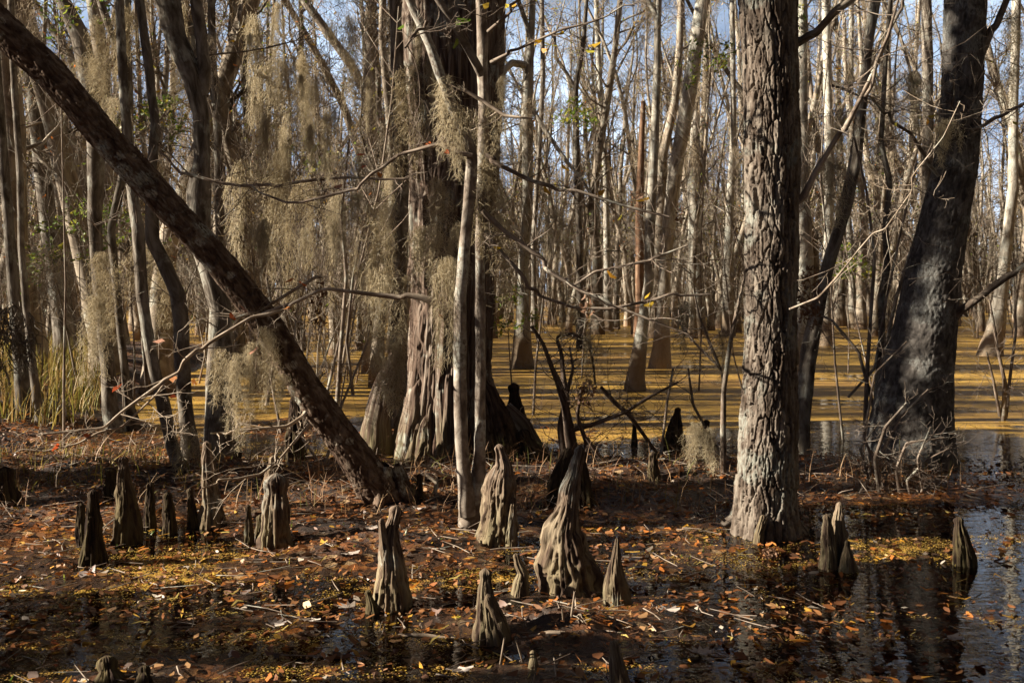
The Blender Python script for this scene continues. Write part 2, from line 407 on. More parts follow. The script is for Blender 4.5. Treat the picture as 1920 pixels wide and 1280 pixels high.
def trunk(mb, P, R, step=.06, sides=20, kind='plain', seed=0, lump=.06, flutes=0, cells=(.045, .16), deep=.012, R0=None):
    P, R = resample(P, R, step)
    k = len(P)
    T = np.gradient(P, axis=0); T /= np.linalg.norm(T, axis=1, keepdims=True)
    ref = np.array([0, 1.0, 0])
    n1 = np.cross(T, ref); n1 /= np.linalg.norm(n1, axis=1, keepdims=True)
    n2 = np.cross(T, n1)
    a = np.linspace(0, 2 * PI, sides, endpoint=False)
    L = np.concatenate([[0], np.cumsum(np.linalg.norm(np.diff(P, axis=0), axis=1))])
    A, S = np.meshgrid(a, L)
    Rm = R0 or float(np.median(R))
    C3 = np.stack([np.cos(A) * Rm, np.sin(A) * Rm, S], -1)
    off = np.array([seed * 3.7, seed * 1.3, seed * 2.1])
    rad = R[:, None] * (1 + lump * 2 * fbm(np.stack([np.cos(A), np.sin(A), S * .8 / max(Rm, .05) * .35], -1) + off, seed, 3))
    zw = P[:, 2][:, None]
    if flutes:
        amp = .04 + .10 * np.exp(-np.maximum(zw, 0) / .7)
        ph = 1.5 * fbm(np.stack([S * .5 + np.cos(A), np.sin(A), S * 0], -1) + off, seed, 3)
        f = np.abs(np.sin(A * flutes / 2 + ph + seed)) * .65 + np.abs(np.sin(A * (flutes * .5 + 1) / 1 + 1.7 + ph)) * .35
        rad = rad * (1 + amp * (f - .55) * 1.6)
    if kind == 'plates':
        nu = max(4, round(2 * PI * Rm / cells[0]))
        du = .55 * fbm(np.stack([A * Rm / cells[0] * .5, S / cells[1] * 1.3, A * 0], -1), seed + 5, 4)
        w, cid = worley(A / (2 * PI) * nu + du * 1.6, S / cells[1] + .4 * fbm(C3 * 14, seed + 9, 2), nu, seed)
        w2, _ = worley(A / (2 * PI) * nu * 2 + du * 2, S / cells[1] * 2.4, nu * 2, seed + 3)
        d = sstep(.0, .16, w) * (.75 + .5 * cid) + .30 * sstep(0, .10, w2) + .42 * fbm(C3 * np.array([60, 60, 17]), seed, 4)
        rad = rad + deep * (d - .6)
    elif kind == 'strips':
        nu = round(2 * PI * Rm / .05)
        w, cid = worley(A / (2 * PI) * nu + .9 * fbm(np.stack([A * 3, S * 1.2, A * 0], -1), seed, 3), S / .55 + cid_off(seed), nu, seed)
        d = sstep(0, .3, w) * (.5 + cid) + .8 * fbm(C3 * np.array([45, 45, 3.5]), seed, 4)
        rad = rad + deep * (d - .4)
    elif kind == 'knee':
        d = np.abs(fbm(np.stack([np.cos(A) * 2.6, np.sin(A) * 2.6, S * 2.2], -1) + off, seed, 3)) + .5 * np.abs(fbm(np.stack([np.cos(A) * 7, np.sin(A) * 7, S * 5], -1) + off, seed + 4, 3))
        kn = fbm(np.stack([np.cos(A) * .9, np.sin(A) * .9, S * 9], -1) + off, seed + 8, 3)
        fi = np.abs(fbm(np.stack([np.cos(A) * 11, np.sin(A) * 11, S * 4], -1) + off, seed + 14, 3))
        rad = rad * (1 + .42 * (d - .28) + .30 * kn - .26 * sstep(.10, .0, fi)) + .010 * fbm(C3 * np.array([95, 95, 14]) + off, seed, 4) * np.minimum(1, R[:, None] / .03)
    V = P[:, None, :] + (n1[:, None, :] * np.cos(A)[..., None] + n2[:, None, :] * np.sin(A)[..., None]) * rad[..., None]
    i = np.arange(k * sides).reshape(k, sides)
    j = np.roll(i, -1, 1)
    mb.add(V, np.stack([i[:-1], j[:-1], j[1:], i[1:]], -1), C3 + off, np.full(k * sides, .5))
    return P, R

def cid_off(seed): return seed * .37

def pts3(spec, Y0, Y1=None, wk=1.0):
    """traced (px, py, width px) list, base first -> 3-D points at the tree's own distance, running from Y0 at the base to Y1 at the top"""
    Y1 = Y0 if Y1 is None else Y1
    n = len(spec); P, R = [], []
    for i, (x, y, w) in enumerate(spec):
        Yd = Y0 + (Y1 - Y0) * i / max(1, n - 1)
        P.append(at(x, y, Yd)); R.append(w * .5 / F * Yd * wk)
    return np.array(P), np.array(R)

def extend(P, R, top_z, seed, taper=.45):
    """carry a trunk on past the top of the picture to its real height"""
    r = random.Random(seed)
    d = P[-1] - P[-3] if len(P) > 2 else P[-1] - P[-2]
    d = d / np.linalg.norm(d); d = d * .6 + np.array([0, 0, .8]); d /= np.linalg.norm(d)
    n = 6; z0 = P[-1][2]
    if top_z <= z0 + .3: return P, R
    st = (top_z - z0) / n / max(.3, d[2])
    Pn, Rn = list(P), list(R); p = P[-1]; r0 = R[-1]
    for i in range(n):
        d = d + np.array([r.uniform(-.1, .1), r.uniform(-.1, .1), .12]); d /= np.linalg.norm(d)
        p = p + d * st; Pn.append(p); Rn.append(r0 * (1 - (1 - taper) * (i + 1) / n))
    return np.array(Pn), np.array(Rn)

# ---------------------------------------------------------------- bare branches
class Grow:
    def __init__(s, seed): s.r = random.Random(seed); s.T = {}
    def limb(s, p, d, ln, r0, level, up=.15, wig=.35, kids=(5, 5), sides=(6, 4, 3, 3), tipr=.35, maxlev=2, rmin=.0022):
        r = s.r; k = 6 if level == 0 else 5 if level == 1 else 4
        P = [np.array(p, float)]; d = np.array(d, float); d /= np.linalg.norm(d)
        for i in range(k - 1):
            d = d + np.array([r.gauss(0, wig), r.gauss(0, wig), r.gauss(up, wig)]) * .5
            d /= np.linalg.norm(d); P.append(P[-1] + d * ln / (k - 1))
        R = [max(rmin, r0 * (1 - (1 - tipr) * i / (k - 1))) for i in range(k)]
        s.T.setdefault((k, sides[min(level, 3)]), []).append((P, R))
        if level >= maxlev: return P
        for q in range(kids[min(level, len(kids) - 1)]):
            f = r.uniform(.2, 1) * (k - 1); i = min(int(f), k - 2); w = f - i
            b = P[i] * (1 - w) + P[i + 1] * w
            t = (P[i + 1] - P[i]) / (np.linalg.norm(P[i + 1] - P[i]) + 1e-9)
            o = np.array([r.gauss(0, 1), r.gauss(0, 1), r.gauss(.1, .8)]); o -= t * np.dot(o, t); o /= np.linalg.norm(o) + 1e-9
            s.limb(b, t * r.uniform(.35, .9) + o * .8, ln * r.uniform(.3, .6), max(rmin, R[i] * .55), level + 1, up, wig, kids, sides, tipr, maxlev, rmin)
        return P
    def flush(s, mb):
        for (k, sd), L in s.T.items():
            mb.tubes(np.array([a for a, b in L]), np.array([b for a, b in L]), sd)
        s.T = {}
    def tips(s):
        return np.array([a[-1] for L in s.T.values() for a, b in L] + [a[len(a) // 2] for L in s.T.values() for a, b in L])

# ---------------------------------------------------------------- Spanish moss
def moss_strands(mb, top, L, W, n, rs, th=.0014, fl=(.06, .17), k=5, sides=3, tails=7):
    """one hanging tress: several ragged tails of short curly filaments drooping below 'top'"""
    off = rs.normal(0, 1, (tails, 2)) * W * .55
    tl = rs.uniform(.3, 1.0, tails); tl[0] = 1; w = tl / tl.sum()
    q = rs.choice(tails, n, p=w)
    u = rs.random(n) ** .9
    sway = np.stack([np.sin(u * 3 + q), np.cos(u * 2.3 + q * 1.7)], 1) * W * .15
    spread = (.2 + .8 * np.minimum(1, u * 3))[:, None]
    fat = (W * .16 * (1 - .6 * u) + .006)[:, None]
    xy = off[q] * spread + sway + rs.normal(0, 1, (n, 2)) * fat
    P0 = np.concatenate([xy, (-u * L * tl[q])[:, None]], 1) + top
    ln = rs.uniform(*fl, n) * (1 - .3 * u)
    d = np.stack([rs.normal(0, .5, n), rs.normal(0, .5, n), -np.abs(rs.normal(1.1, .5, n))], 1)
    P = [P0]
    for i in range(k - 1):
        d = d / np.linalg.norm(d, axis=1, keepdims=True)
        P.append(P[-1] + d * (ln / (k - 1))[:, None])
        d = d + rs.normal(0, .55, (n, 3)) + np.array([0, 0, -.1])
    P = np.stack(P, 1)
    R = np.full((n, k), th) * np.linspace(1, .55, k)
    mb.tubes(P, R, sides)

MOSS = []
for i, (L, W, n) in enumerate([(1.0, .12, 1150), (.75, .10, 850), (.5, .12, 620), (1.3, .12, 1300), (.6, .06, 430), (.9, .18, 1250)]):
    mb = MB(); moss_strands(mb, np.zeros(3), L, W, n, np.random.default_rng(50 + i), th=.0014)
    MOSS.append((mb.mesh('moss_strands', M['moss']), L))
MOSSFAR = []
for i, (L, W, n) in enumerate([(1.2, .14, 260), (.9, .18, 230), (1.7, .13, 280)]):
    mb = MB(); moss_strands(mb, np.zeros(3), L, W, n, np.random.default_rng(80 + i), th=.003, fl=(.08, .24), k=4)
    MOSSFAR.append((mb.mesh('far_moss_strands', M['mossfar']), L))

def moss(px, y0, y1, Y, label, variant=None, wide=1.0, group=None, far=False):
    lib = MOSSFAR if far else MOSS
    v = random.randrange(len(lib)) if variant is None else variant
    me, L = lib[v]
    o = bpy.data.objects.new('spanish_moss', me); COL.objects.link(o)
    p = at(px, y0, Y); h = (y1 - y0) / F * Y
    o.location = p; s = h / L; o.scale = (s ** .5 * wide, s ** .5 * wide, s); o.rotation_euler = (0, 0, random.uniform(0, 6.28))
    return tag(o, label, 'moss', group)

# ---------------------------------------------------------------- crown kit for trees whose tops pass out of the picture
CROWN = []
for i in range(4):
    g = Grow(200 + i); mb = MB()
    for q in range(11):
        z = random.uniform(0, 3.2); a = random.uniform(0, 6.28)
        g.limb((0, 0, z), (math.cos(a), math.sin(a), .8), random.uniform(1.0, 2.2) * (1.1 - z / 5), .028, 0, up=.25, kids=(6, 5), rmin=.003)
    g.limb((0, 0, 0), (0, 0, 1), 3.8, .05, 0, up=.5, wig=.12, kids=(4, 4))
    g.flush(mb); CROWN.append(mb.mesh('crown_branches', M['twig']))

def twigs(root, P, n, ln, seed, lo=.15, hi=1, mat='twig', name='branch', r=.008, up=.12, face=None):
    g = Grow(seed); rr = random.Random(seed)
    for q in range(n):
        i = int(rr.uniform(lo, hi) * (len(P) - 1)); a = rr.uniform(0, 6.28)
        if q:
            mb = MB(); g.flush(mb); mb.build(name, M[mat], root)
        g.limb(P[i], (math.cos(a), math.sin(a) * .8, rr.uniform(-.2, .7)), rr.uniform(.5, 1) * ln, r * rr.uniform(.6, 1.2), 0, up=up, kids=(5, 4))
    mb = MB(); g.flush(mb)
    return mb.build(name, M[mat], root)

def main_tree(name, label, cat, spec, Y0, mat, Y1=None, top=7.5, sides=22, step=.05, kind='plain', seed=1, crown=True, ntw=5, twl=.8, limbs=(), below=.3, group=None, wk=.93, **kw):
    P, R = pts3(spec, Y0, Y1, wk)
    base = P[0].copy(); root = thing(name, label, cat, (base[0], base[1], 0), group)
    P = np.vstack([[P[0] + np.array([0, 0, -below]) + (P[0] - P[1]) * .02], P]); R = np.concatenate([[R[0] * 1.08], R])
    Pe, Re = extend(P, R, top, seed)
    mb = MB(); Ps, Rs = trunk(mb, Pe, Re, step, sides, kind, seed, **kw)
    mb.build('trunk', M[mat], root)
    for ls in limbs:
        spec2, Ya, Yb, e = ls
        LP, LR = pts3(spec2, Ya, Yb)
        if e: LP, LR = extend(LP, LR, e, seed + 5, .4)
        mb = MB(); lp, lr = trunk(mb, LP, LR, .025, 20, 'plain', seed + 3, lump=.14); mb.build('limb', M[mat], root)
    if crown:
        c = bpy.data.objects.new('crown', CROWN[seed % 4]); COL.objects.link(c); c.parent = root
        c.location = Ps[-1] - np.array(root.location) - np.array([0, 0, .5]); c.rotation_euler = (0, 0, seed)
    if ntw: twigs(root, Ps, ntw, twl, seed + 900)
    return root, Ps, Rs

# ---------------------------------------------------------------- the traced trees
TR = {}
TR['lean'] = main_tree('leaning_tree', 'dark lichen-spotted trunk leaning diagonally across the left of the swamp', 'tree',
    [(742, 962, 122), (712, 925, 88), (652, 838, 72), (570, 720, 66), (500, 605, 64), (407, 488, 62), (313, 382, 63), (200, 262, 66), (98, 140, 68), (0, 50, 72), (-130, -70, 70)],
    6.85, 'lean', 6.2, top=5.5, wk=.80, sides=110, step=.009, kind='plates', seed=2, cells=(.026, .085), deep=.013, lump=.10, ntw=3, twl=.6)
TR['ridge'] = main_tree('ridged_tree', 'thick straight tree with deep ridged bark beside the right-hand dark trunk', 'tree',
    [(1436, 1002, 134), (1435, 960, 120), (1437, 900, 112), (1441, 800, 105), (1445, 650, 96), (1448, 430, 95), (1447, 215, 98), (1444, 100, 103), (1439, 0, 108), (1430, -90, 108)],
    6.15, 'ridged', 6.2, top=9, wk=.90, sides=250, step=.0062, kind='plates', seed=3, cells=(.032, .22), deep=.026, lump=.04, R0=.165, ntw=0)
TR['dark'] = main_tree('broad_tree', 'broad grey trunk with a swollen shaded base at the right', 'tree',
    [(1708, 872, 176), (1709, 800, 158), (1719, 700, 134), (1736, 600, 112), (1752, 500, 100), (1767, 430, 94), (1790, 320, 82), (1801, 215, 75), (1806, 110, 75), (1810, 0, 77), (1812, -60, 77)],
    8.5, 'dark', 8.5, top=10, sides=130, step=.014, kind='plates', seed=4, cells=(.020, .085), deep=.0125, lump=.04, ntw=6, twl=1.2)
TR['cyp'] = main_tree('cypress_tree', 'huge fluted bald cypress in the middle with stringy bark', 'tree',
    [(838, 862, 222), (838, 820, 190), (839, 760, 168), (842, 700, 158), (847, 600, 154), (850, 430, 156), (856, 215, 176), (854, 100, 184), (853, 0, 190), (852, -80, 190)],
    9.2, 'cypress', 9.3, top=14, sides=300, step=.016, kind='strips', seed=5, flutes=7, deep=.034, lump=.05, ntw=3, twl=.8, R0=.42)
# buttress roots of the cypress
cy = TR['cyp'][0]
for i, (sp, Yb) in enumerate([
        ([(940, 885, 76), (932, 830, 60), (922, 770, 42), (910, 715, 24)], 9.0),
        ([(1012, 880, 56), (995, 850, 50), (975, 800, 40), (945, 765, 28)], 8.95),
        ([(704, 852, 66), (706, 790, 50), (716, 730, 34), (745, 660, 22)], 9.15),
        ([(768, 860, 60), (772, 800, 44), (784, 720, 30), (796, 620, 20)], 8.95),
        ([(838, 868, 54), (836, 800, 40), (828, 720, 28), (820, 620, 18)], 8.85)]):
    P, R = pts3(sp, Yb, Yb + .12); P = np.vstack([P[:1] - [0, 0, .3], P]); R = np.concatenate([R[:1] * 1.1, R])
    mb = MB(); trunk(mb, P, R, .02, 60, 'strips', 20 + i, deep=.012, R0=.12); mb.build('buttress', M['cypress'], cy)

def roots(tree, px, py, n, r, ln, mat, seed, a0=0, a1=6.28):
    root = TR[tree][0]; c = at(px, py, depth(py)); rr = random.Random(seed)
    for q in range(n):
        a = a0 + (a1 - a0) * (q + rr.uniform(.2, .8)) / n; d = np.array([math.cos(a), math.sin(a), 0]); l = ln * rr.uniform(.7, 1.3); sd_ = np.array([-d[1], d[0], 0]) * rr.uniform(-.3, .3) * l
        P = np.array([c + d * r * .3 + [0, 0, r * 1.9], c + d * r * .85 + [0, 0, r * .9], c + d * (r + l * .35) + [0, 0, r * .28], c + d * (r + l * .7) + sd_ * .6 + [0, 0, .01], c + d * (r + l) + sd_ - [0, 0, .08]])
        mb = MB(); trunk(mb, P, np.array([r * .38, r * .36, r * .27, r * .17, r * .08]), .012, 20, 'knee', seed + q, lump=.12); mb.build('root', M[mat], root)
roots('ridge', 1437, 990, 5, .15, .16, 'ridged', 5)
roots('lean', 728, 955, 5, .15, .28, 'lean', 9)
TR['twin'] = main_tree('twin_stem_tree', 'slim twin-stemmed pale tree in front of the big cypress', 'tree',
    [(884, 998, 60), (884, 960, 50), (896, 900, 30), (900, 800, 21), (901, 600, 20), (900, 430, 20), (905, 300, 21), (907, 200, 22), (905, 100, 22), (903, 0, 22), (900, -70, 20)],
    6.35, 'pale', 6.3, top=6, sides=36, step=.02, seed=6, ntw=0, lump=.16,
    limbs=[([(878, 965, 36), (869, 880, 26), (865, 800, 25), (862, 700, 25), (863, 560, 22), (874, 430, 21), (882, 340, 22), (886, 290, 20), (875, 255, 19), (842, 188, 19), (808, 91, 17), (768, 0, 16), (745, -60, 14)], 6.3, 6.05, 4.8),
           ([(903, 140, 17), (892, 118, 16), (855, 50, 15), (816, -10, 14), (790, -60, 12)], 6.2, 6.0, 4.6)])
left_specs = [
    ('swamp_tree', 'dark tree at the left edge growing beside a thinner twin', [(62, 788, 44), (45, 760, 34), (40, 690, 28), (30, 600, 24), (17, 430, 20), (4, 260, 18), (-12, 60, 18), (-20, -40, 17)], 10.6, 'swamp'),
    ('swamp_tree', 'thin dark tree touching its thicker twin at the left edge', [(78, 795, 24), (70, 760, 18), (55, 632, 14), (47, 548, 14), (40, 464, 13), (38, 330, 13), (27, 165, 13), (20, 0, 12), (16, -40, 12)], 10.4, 'swamp'),
    ('swamp_tree', 'dark thick trunk standing behind the yellow marsh grass', [(126, 672, 56), (122, 640, 44), (118, 600, 42), (105, 500, 40), (92, 430, 34), (72, 250, 31), (60, 150, 29), (34, 0, 26), (28, -40, 26)], 17.5, 'swamp'),
    ('swamp_tree', 'tall tree crossing behind the leaning trunk near its upper end', [(216, 806, 42), (205, 760, 30), (204, 700, 28), (188, 560, 24), (178, 430, 26), (180, 300, 34), (178, 215, 38), (163, 130, 36), (152, 70, 36), (117, 0, 28), (98, -50, 26)], 10.6, 'swamp'),
    ('swamp_tree', 'slim forked dark tree passing behind the leaning trunk', [(252, 800, 30), (243, 760, 18), (232, 680, 15), (224, 600, 15), (208, 430, 16), (226, 350, 17), (242, 270, 19), (240, 160, 19), (236, 60, 18), (238, -40, 18)], 10.8, 'swamp'),
    ('swamp_tree', 'grey leaning tree in front of the reddish left bank', [(348, 912, 40), (338, 880, 28), (321, 830, 25), (307, 760, 27), (291, 700, 23), (279, 640, 22), (267, 560, 23), (259, 430, 25), (250, 380, 22), (238, 250, 20), (228, 100, 18), (222, -40, 18)], 7.9, 'swamp'),
    ('swamp_tree', 'big curving grey tree with a swelling halfway up, behind the leaning trunk', [(412, 880, 78), (411, 840, 62), (413, 700, 52), (415, 580, 42), (388, 490, 42), (373, 430, 46), (373, 360, 47), (379, 300, 33), (377, 215, 33), (363, 150, 42), (329, 70, 42), (314, 0, 50), (300, -60, 48)], 8.5, 'swamp'),
    ('swamp_tree', 'elbowed grey tree bent sharply below the leaning trunk', [(362, 880, 44), (352, 800, 30), (345, 740, 29), (341, 660, 30), (340, 600, 31), (333, 550, 30), (308, 494, 28), (286, 450, 28), (283, 340, 22), (291, 235, 18), (278, 120, 18), (262, 0, 17), (258, -40, 17)], 8.2, 'swamp'),
    ('swamp_tree', 'straight trunk just right of the big curving grey tree', [(436, 735, 38), (430, 690, 24), (420, 560, 19), (412, 430, 18), (408, 240, 17), (399, 120, 16), (396, 0, 15), (395, -40, 15)], 13.5, 'swamp'),
    ('swamp_tree', 'moss-hung trunk third to the right of the curving grey tree', [(452, 690, 34), (450, 640, 22), (452, 430, 17), (456, 310, 17), (464, 235, 16), (458, 130, 17), (450, 0, 19), (448, -40, 19)], 18, 'swamp'),
]
for i, (nm, lb, sp, Yd, m) in enumerate(left_specs):
    lim = ()
    if 'forked' in lb: lim = [([(238, 130, 14), (222, 100, 14), (204, 50, 14), (188, 0, 14), (176, -50, 13)], Yd, Yd, 6)]
    if 'big curving' in lb: lim = [([(378, 180, 26), (383, 118, 24), (374, 50, 22), (368, 0, 22), (366, -50, 20)], Yd, Yd, 7)]
    TR['L%d' % i] = main_tree(nm, lb, 'tree', sp, Yd, m, top=8 + (i % 3), seed=30 + i, sides=26, step=.04, limbs=lim, ntw=9, twl=1.3, lump=.07)
right_specs = [
    ('tupelo_tree', 'pale trunk with a flared tan base right of the big cypress', [(979, 692, 50), (979, 660, 40), (980, 600, 28), (981, 500, 20), (988, 400, 21), (990, 336, 22), (988, 200, 23), (996, 67, 14), (999, 0, 13), (1000, -40, 13)], 19.3, 'tupelo'),
    ('tupelo_tree', 'slender grey tree with a tan foot, nearest of the leaning pair', [(1190, 735, 46), (1193, 700, 36), (1204, 615, 24), (1217, 530, 20), (1219, 420, 21), (1227, 270, 18), (1232, 135, 15), (1233, 50, 14), (1236, -40, 13)], 15, 'tupelo'),
    ('tupelo_tree', 'grey trunk leaning right with a stubby dark base behind the slender pair', [(1237, 692, 50), (1240, 650, 36), (1242, 600, 28), (1247, 500, 24), (1253, 430, 27), (1266, 320, 28), (1285, 218, 28), (1298, 134, 29), (1317, 0, 26), (1322, -40, 26)], 19.3, 'tupelo'),
    ('tupelo_tree', 'pale trunk with a rounded mossy foot left of the ridged tree', [(1308, 626, 44), (1307, 600, 33), (1306, 520, 27), (1303, 430, 27), (1300, 330, 25), (1306, 185, 14), (1310, 60, 12), (1311, -30, 12)], 34, 'tupelo'),
    ('tupelo_tree', 'straight grey trunk close to the left edge of the ridged tree', [(1365, 624, 30), (1366, 590, 24), (1366, 500, 22), (1368, 400, 16), (1375, 250, 12), (1374, 100, 11), (1372, -30, 11)], 33, 'tupelo'),
    ('dead_snag', 'rust-red barkless dead trunk among the grey trees', [(1200, 612, 26), (1200, 580, 19), (1199, 500, 17), (1199, 400, 16), (1202, 300, 13), (1206, 190, 9)], 30, 'rust'),
    ('tupelo_tree', 'dark slim trunk just right of the flared tan-based tree', [(1002, 600, 16), (1001, 540, 11), (1000, 450, 10), (1010, 300, 10), (1018, 150, 10), (1016, 0, 9), (1015, -30, 9)], 30, 'swamp'),
    ('tupelo_tree', 'grey trunk standing before the rust-red snag', [(1140, 618, 24), (1139, 580, 16), (1138, 480, 13), (1136, 330, 12), (1125, 180, 11), (1118, 0, 10), (1117, -30, 10)], 37, 'tupelo'),
    ('swamp_tree', 'green moss-sleeved trunk with forked limbs in the open middle', [(1090, 640, 22), (1088, 560, 15), (1086, 430, 13), (1081, 300, 14), (1079, 165, 12), (1094, 80, 9), (1100, 0, 8), (1102, -30, 8)], 26, 'swamp'),
    ('swamp_tree', 'slim leaning tree rising from behind the foot of the ridged tree', [(1500, 846, 40), (1503, 790, 32), (1516, 665, 34), (1536, 564, 27), (1557, 480, 25), (1574, 430, 24), (1586, 386, 27), (1604, 302, 24), (1619, 168, 20), (1628, 84, 18), (1641, 0, 22), (1650, -50, 20)], 9.2, 'swamp'),
    ('tupelo_tree', 'pale trunk peeping out behind the right side of the ridged tree', [(1498, 742, 52), (1500, 700, 40), (1508, 600, 30), (1511, 480, 31), (1509, 400, 23), (1506, 300, 20), (1505, 150, 20), (1504, 0, 20), (1503, -40, 20)], 14.4, 'tupelo'),
    ('tupelo_tree', 'straight mid-grey trunk above the slim leaning tree', [(1548, 640, 30), (1550, 560, 21), (1554, 430, 18), (1556, 300, 19), (1552, 150, 18), (1549, 0, 17), (1548, -40, 17)], 27, 'tupelo'),
    ('tupelo_tree', 'pale trunk with a broad tan base at the right edge over golden water', [(1856, 668, 50), (1862, 640, 42), (1869, 611, 34), (1880, 530, 23), (1891, 430, 21), (1900, 350, 20), (1900, 200, 18), (1905, 60, 17), (1906, -40, 17)], 23, 'tupelo'),
    ('swamp_tree', 'brown trunk half hidden behind the left side of the broad shaded tree', [(1732, 720, 40), (1735, 640, 28), (1738, 430, 22), (1740, 250, 21), (1739, 100, 21), (1737, 0, 20), (1736, -40, 20)], 15.5, 'swamp'),
    ('swamp_tree', 'crooked dark sapling trunk left of the broad shaded tree', [(1644, 800, 20), (1646, 720, 14), (1654, 640, 14), (1652, 560, 14), (1664, 500, 14), (1660, 430, 13), (1668, 340, 12), (1652, 270, 10), (1660, 120, 9), (1672, -30, 8)], 9, 'swamp'),
    ('tupelo_tree', 'pale far trunk between the slim leaning tree and broad shaded tree', [(1598, 612, 20), (1598, 560, 14), (1596, 480, 13), (1590, 400, 12), (1594, 250, 11), (1596, 100, 10), (1597, -30, 10)], 40, 'tupelo'),
    ('tupelo_tree', 'mossy grey trunk against the left flank of the big cypress', [(742, 760, 52), (744, 700, 38), (748, 600, 33), (751, 430, 32), (752, 300, 32), (749, 200, 32), (744, 80, 26), (740, 0, 22), (739, -40, 22)], 11, 'swamp'),
]
for i, (nm, lb, sp, Yd, m) in enumerate(right_specs):
    lim = ()
    if 'flared tan base right' in lb:
        lim = [([(998, 205, 9), (1036, 265, 8), (1060, 300, 7), (1090, 335, 6), (1130, 400, 4)], Yd, Yd - 1, 0),
               ([(997, 80, 10), (985, 40, 9), (972, 0, 9), (966, -30, 8)], Yd, Yd, 9),
               ([(985, 122, 14), (960, 118, 14), (948, 130, 12), (938, 150, 9)], Yd, Yd - .5, 0)]
    if 'moss-sleeved' in lb: lim = [([(1080, 170, 9), (1064, 140, 7), (1042, 108, 6), (1040, 60, 5)], Yd, Yd, 0)]
    if 'nearest of the leaning' in lb: lim = [([(1233, 30, 12), (1216, 5, 9), (1206, -30, 8)], Yd, Yd, 9)]
    snag = 'snag' in nm
    TR['R%d' % i] = main_tree(nm, lb, 'dead tree' if snag else 'tree', sp, Yd, m, top=0 if snag else max(9, 6 + Yd * .3), seed=60 + i, sides=22, step=.06, limbs=lim, crown=not snag, ntw=0 if snag else 12, twl=1.2 if Yd < 16 else 2.2, lump=.07)

# named branches of the near trees -------------------------------------------------
def kink(P, R, seed):
    r = np.random.default_rng(seed); L = np.concatenate([[0], np.cumsum(np.linalg.norm(np.diff(P, axis=0), axis=1))])
    n = max(3, int(L[-1] / .13)); q = np.sort(np.concatenate([[0, L[-1]], r.uniform(0, L[-1], n)]))
    P2 = np.stack([np.interp(q, L, P[:, k]) for k in range(3)], 1); R2 = np.interp(q, L, R)
    P2[1:-1] += r.normal(0, .014, (len(P2) - 2, 3)) + 0
    R2 *= r.uniform(.88, 1.18, len(R2))
    return P2, R2

def branch(tree, spec, Y0, Y1, mat='twig', ntw=4, twl=.35, seed=1, name='branch', lf=None, nlf=0, ls=.05, tr=.004):
    root = TR[tree][0]
    P, R = pts3(spec, Y0, Y1)
    P, R = kink(P, R, seed)
    mb = MB(); P2, R2 = trunk(mb, P, R, .02, 8, 'plain', seed, lump=.2)
    g = Grow(seed + 70); rr = random.Random(seed)
    for q in range(int(ntw * 1.8)):
        i = int(rr.uniform(.15, 1) * (len(P2) - 1)); a = rr.uniform(0, 6.28)
        g.limb(P2[i], (math.cos(a), math.sin(a) * .6, rr.uniform(-.5, .5)), rr.uniform(.4, 1.3) * twl, min(R2[i] * .6, tr), 0, up=0, wig=.4, kids=(3, 3), rmin=.0014)
    tips = g.tips() if ntw else P2
    g.flush(mb)
    o = mb.build(name, M[mat], root)
    if lf:
        mb = MB(); n = nlf; b = tips[rng.integers(0, len(tips), n)] + rng.normal(0, .015, (n, 3))
        mb.leaves(b, rng.uniform(.8, 1.5, n) * ls, rng.uniform(.5, .7, n) * ls, rng.uniform(0, 6.28, n), rng.uniform(-1, .6, n), rng.uniform(-1, 1, n), .2)
        mb.build('leaves', M[lf], o).location = (0, 0, 0)
    return P2

branch('twin', [(886, 292, 9), (830, 268, 8), (775, 271, 7), (735, 302, 6), (690, 342, 5), (620, 375, 5), (560, 382, 4), (500, 370, 4), (472, 348, 3)], 6.1, 6.5, seed=1, lf='red', nlf=7, ls=.06)
branch('twin', [(862, 590, 13), (830, 571, 14), (780, 555, 11), (735, 550, 9), (660, 543, 7), (600, 546, 6), (555, 563, 6), (508, 582, 5), (470, 595, 4)], 6.3, 6.4, 'paletwig', seed=2, lf='red', nlf=8, ls=.06)
branch('twin', [(590, 549, 6), (520, 590, 6), (440, 595, 6), (390, 640, 6), (310, 715, 6), (240, 768, 5), (190, 800, 5), (130, 825, 4), (70, 815, 3)], 6.3, 5.9, 'paletwig', seed=3, ntw=7, lf='red', nlf=9, ls=.07)
branch('twin', [(310, 716, 4), (280, 765, 4), (215, 810, 4), (130, 838, 3), (20, 850, 2)], 6.1, 5.9, 'paletwig', seed=4, ntw=4)
branch('twin', [(910, 290, 9), (942, 302, 8), (1010, 343, 7), (1077, 356, 6), (1144, 370, 6), (1211, 400, 5), (1255, 407, 4)], 6.25, 6.0, seed=5, ntw=6, lf='yellow', nlf=7, ls=.055)
branch('twin', [(905, 395, 10), (956, 437, 9), (1010, 490, 8), (1060, 531, 7), (1110, 554, 7), (1164, 581, 6), (1231, 608, 4), (1300, 640, 3)], 6.25, 5.9, seed=6, ntw=7, lf='yellow', nlf=5, ls=.05)
branch('twin', [(910, 440, 8), (966, 507, 6), (1010, 544, 6), (1060, 571, 6), (1110, 588, 6), (1164, 571, 5), (1245, 556, 5), (1330, 552, 3)], 6.3, 6.2, seed=7, ntw=7, tr=.003)
branch('twin', [(1290, 460, 3), (1211, 494, 4), (1127, 511, 5), (1070, 534, 5)], 6.0, 6.1, seed=8, ntw=4)
branch('twin', [(868, 168, 7), (905, 188, 7), (940, 212, 6), (972, 232, 5), (1000, 222, 3)], 6.05, 6.0, 'paletwig', seed=9, ntw=2)
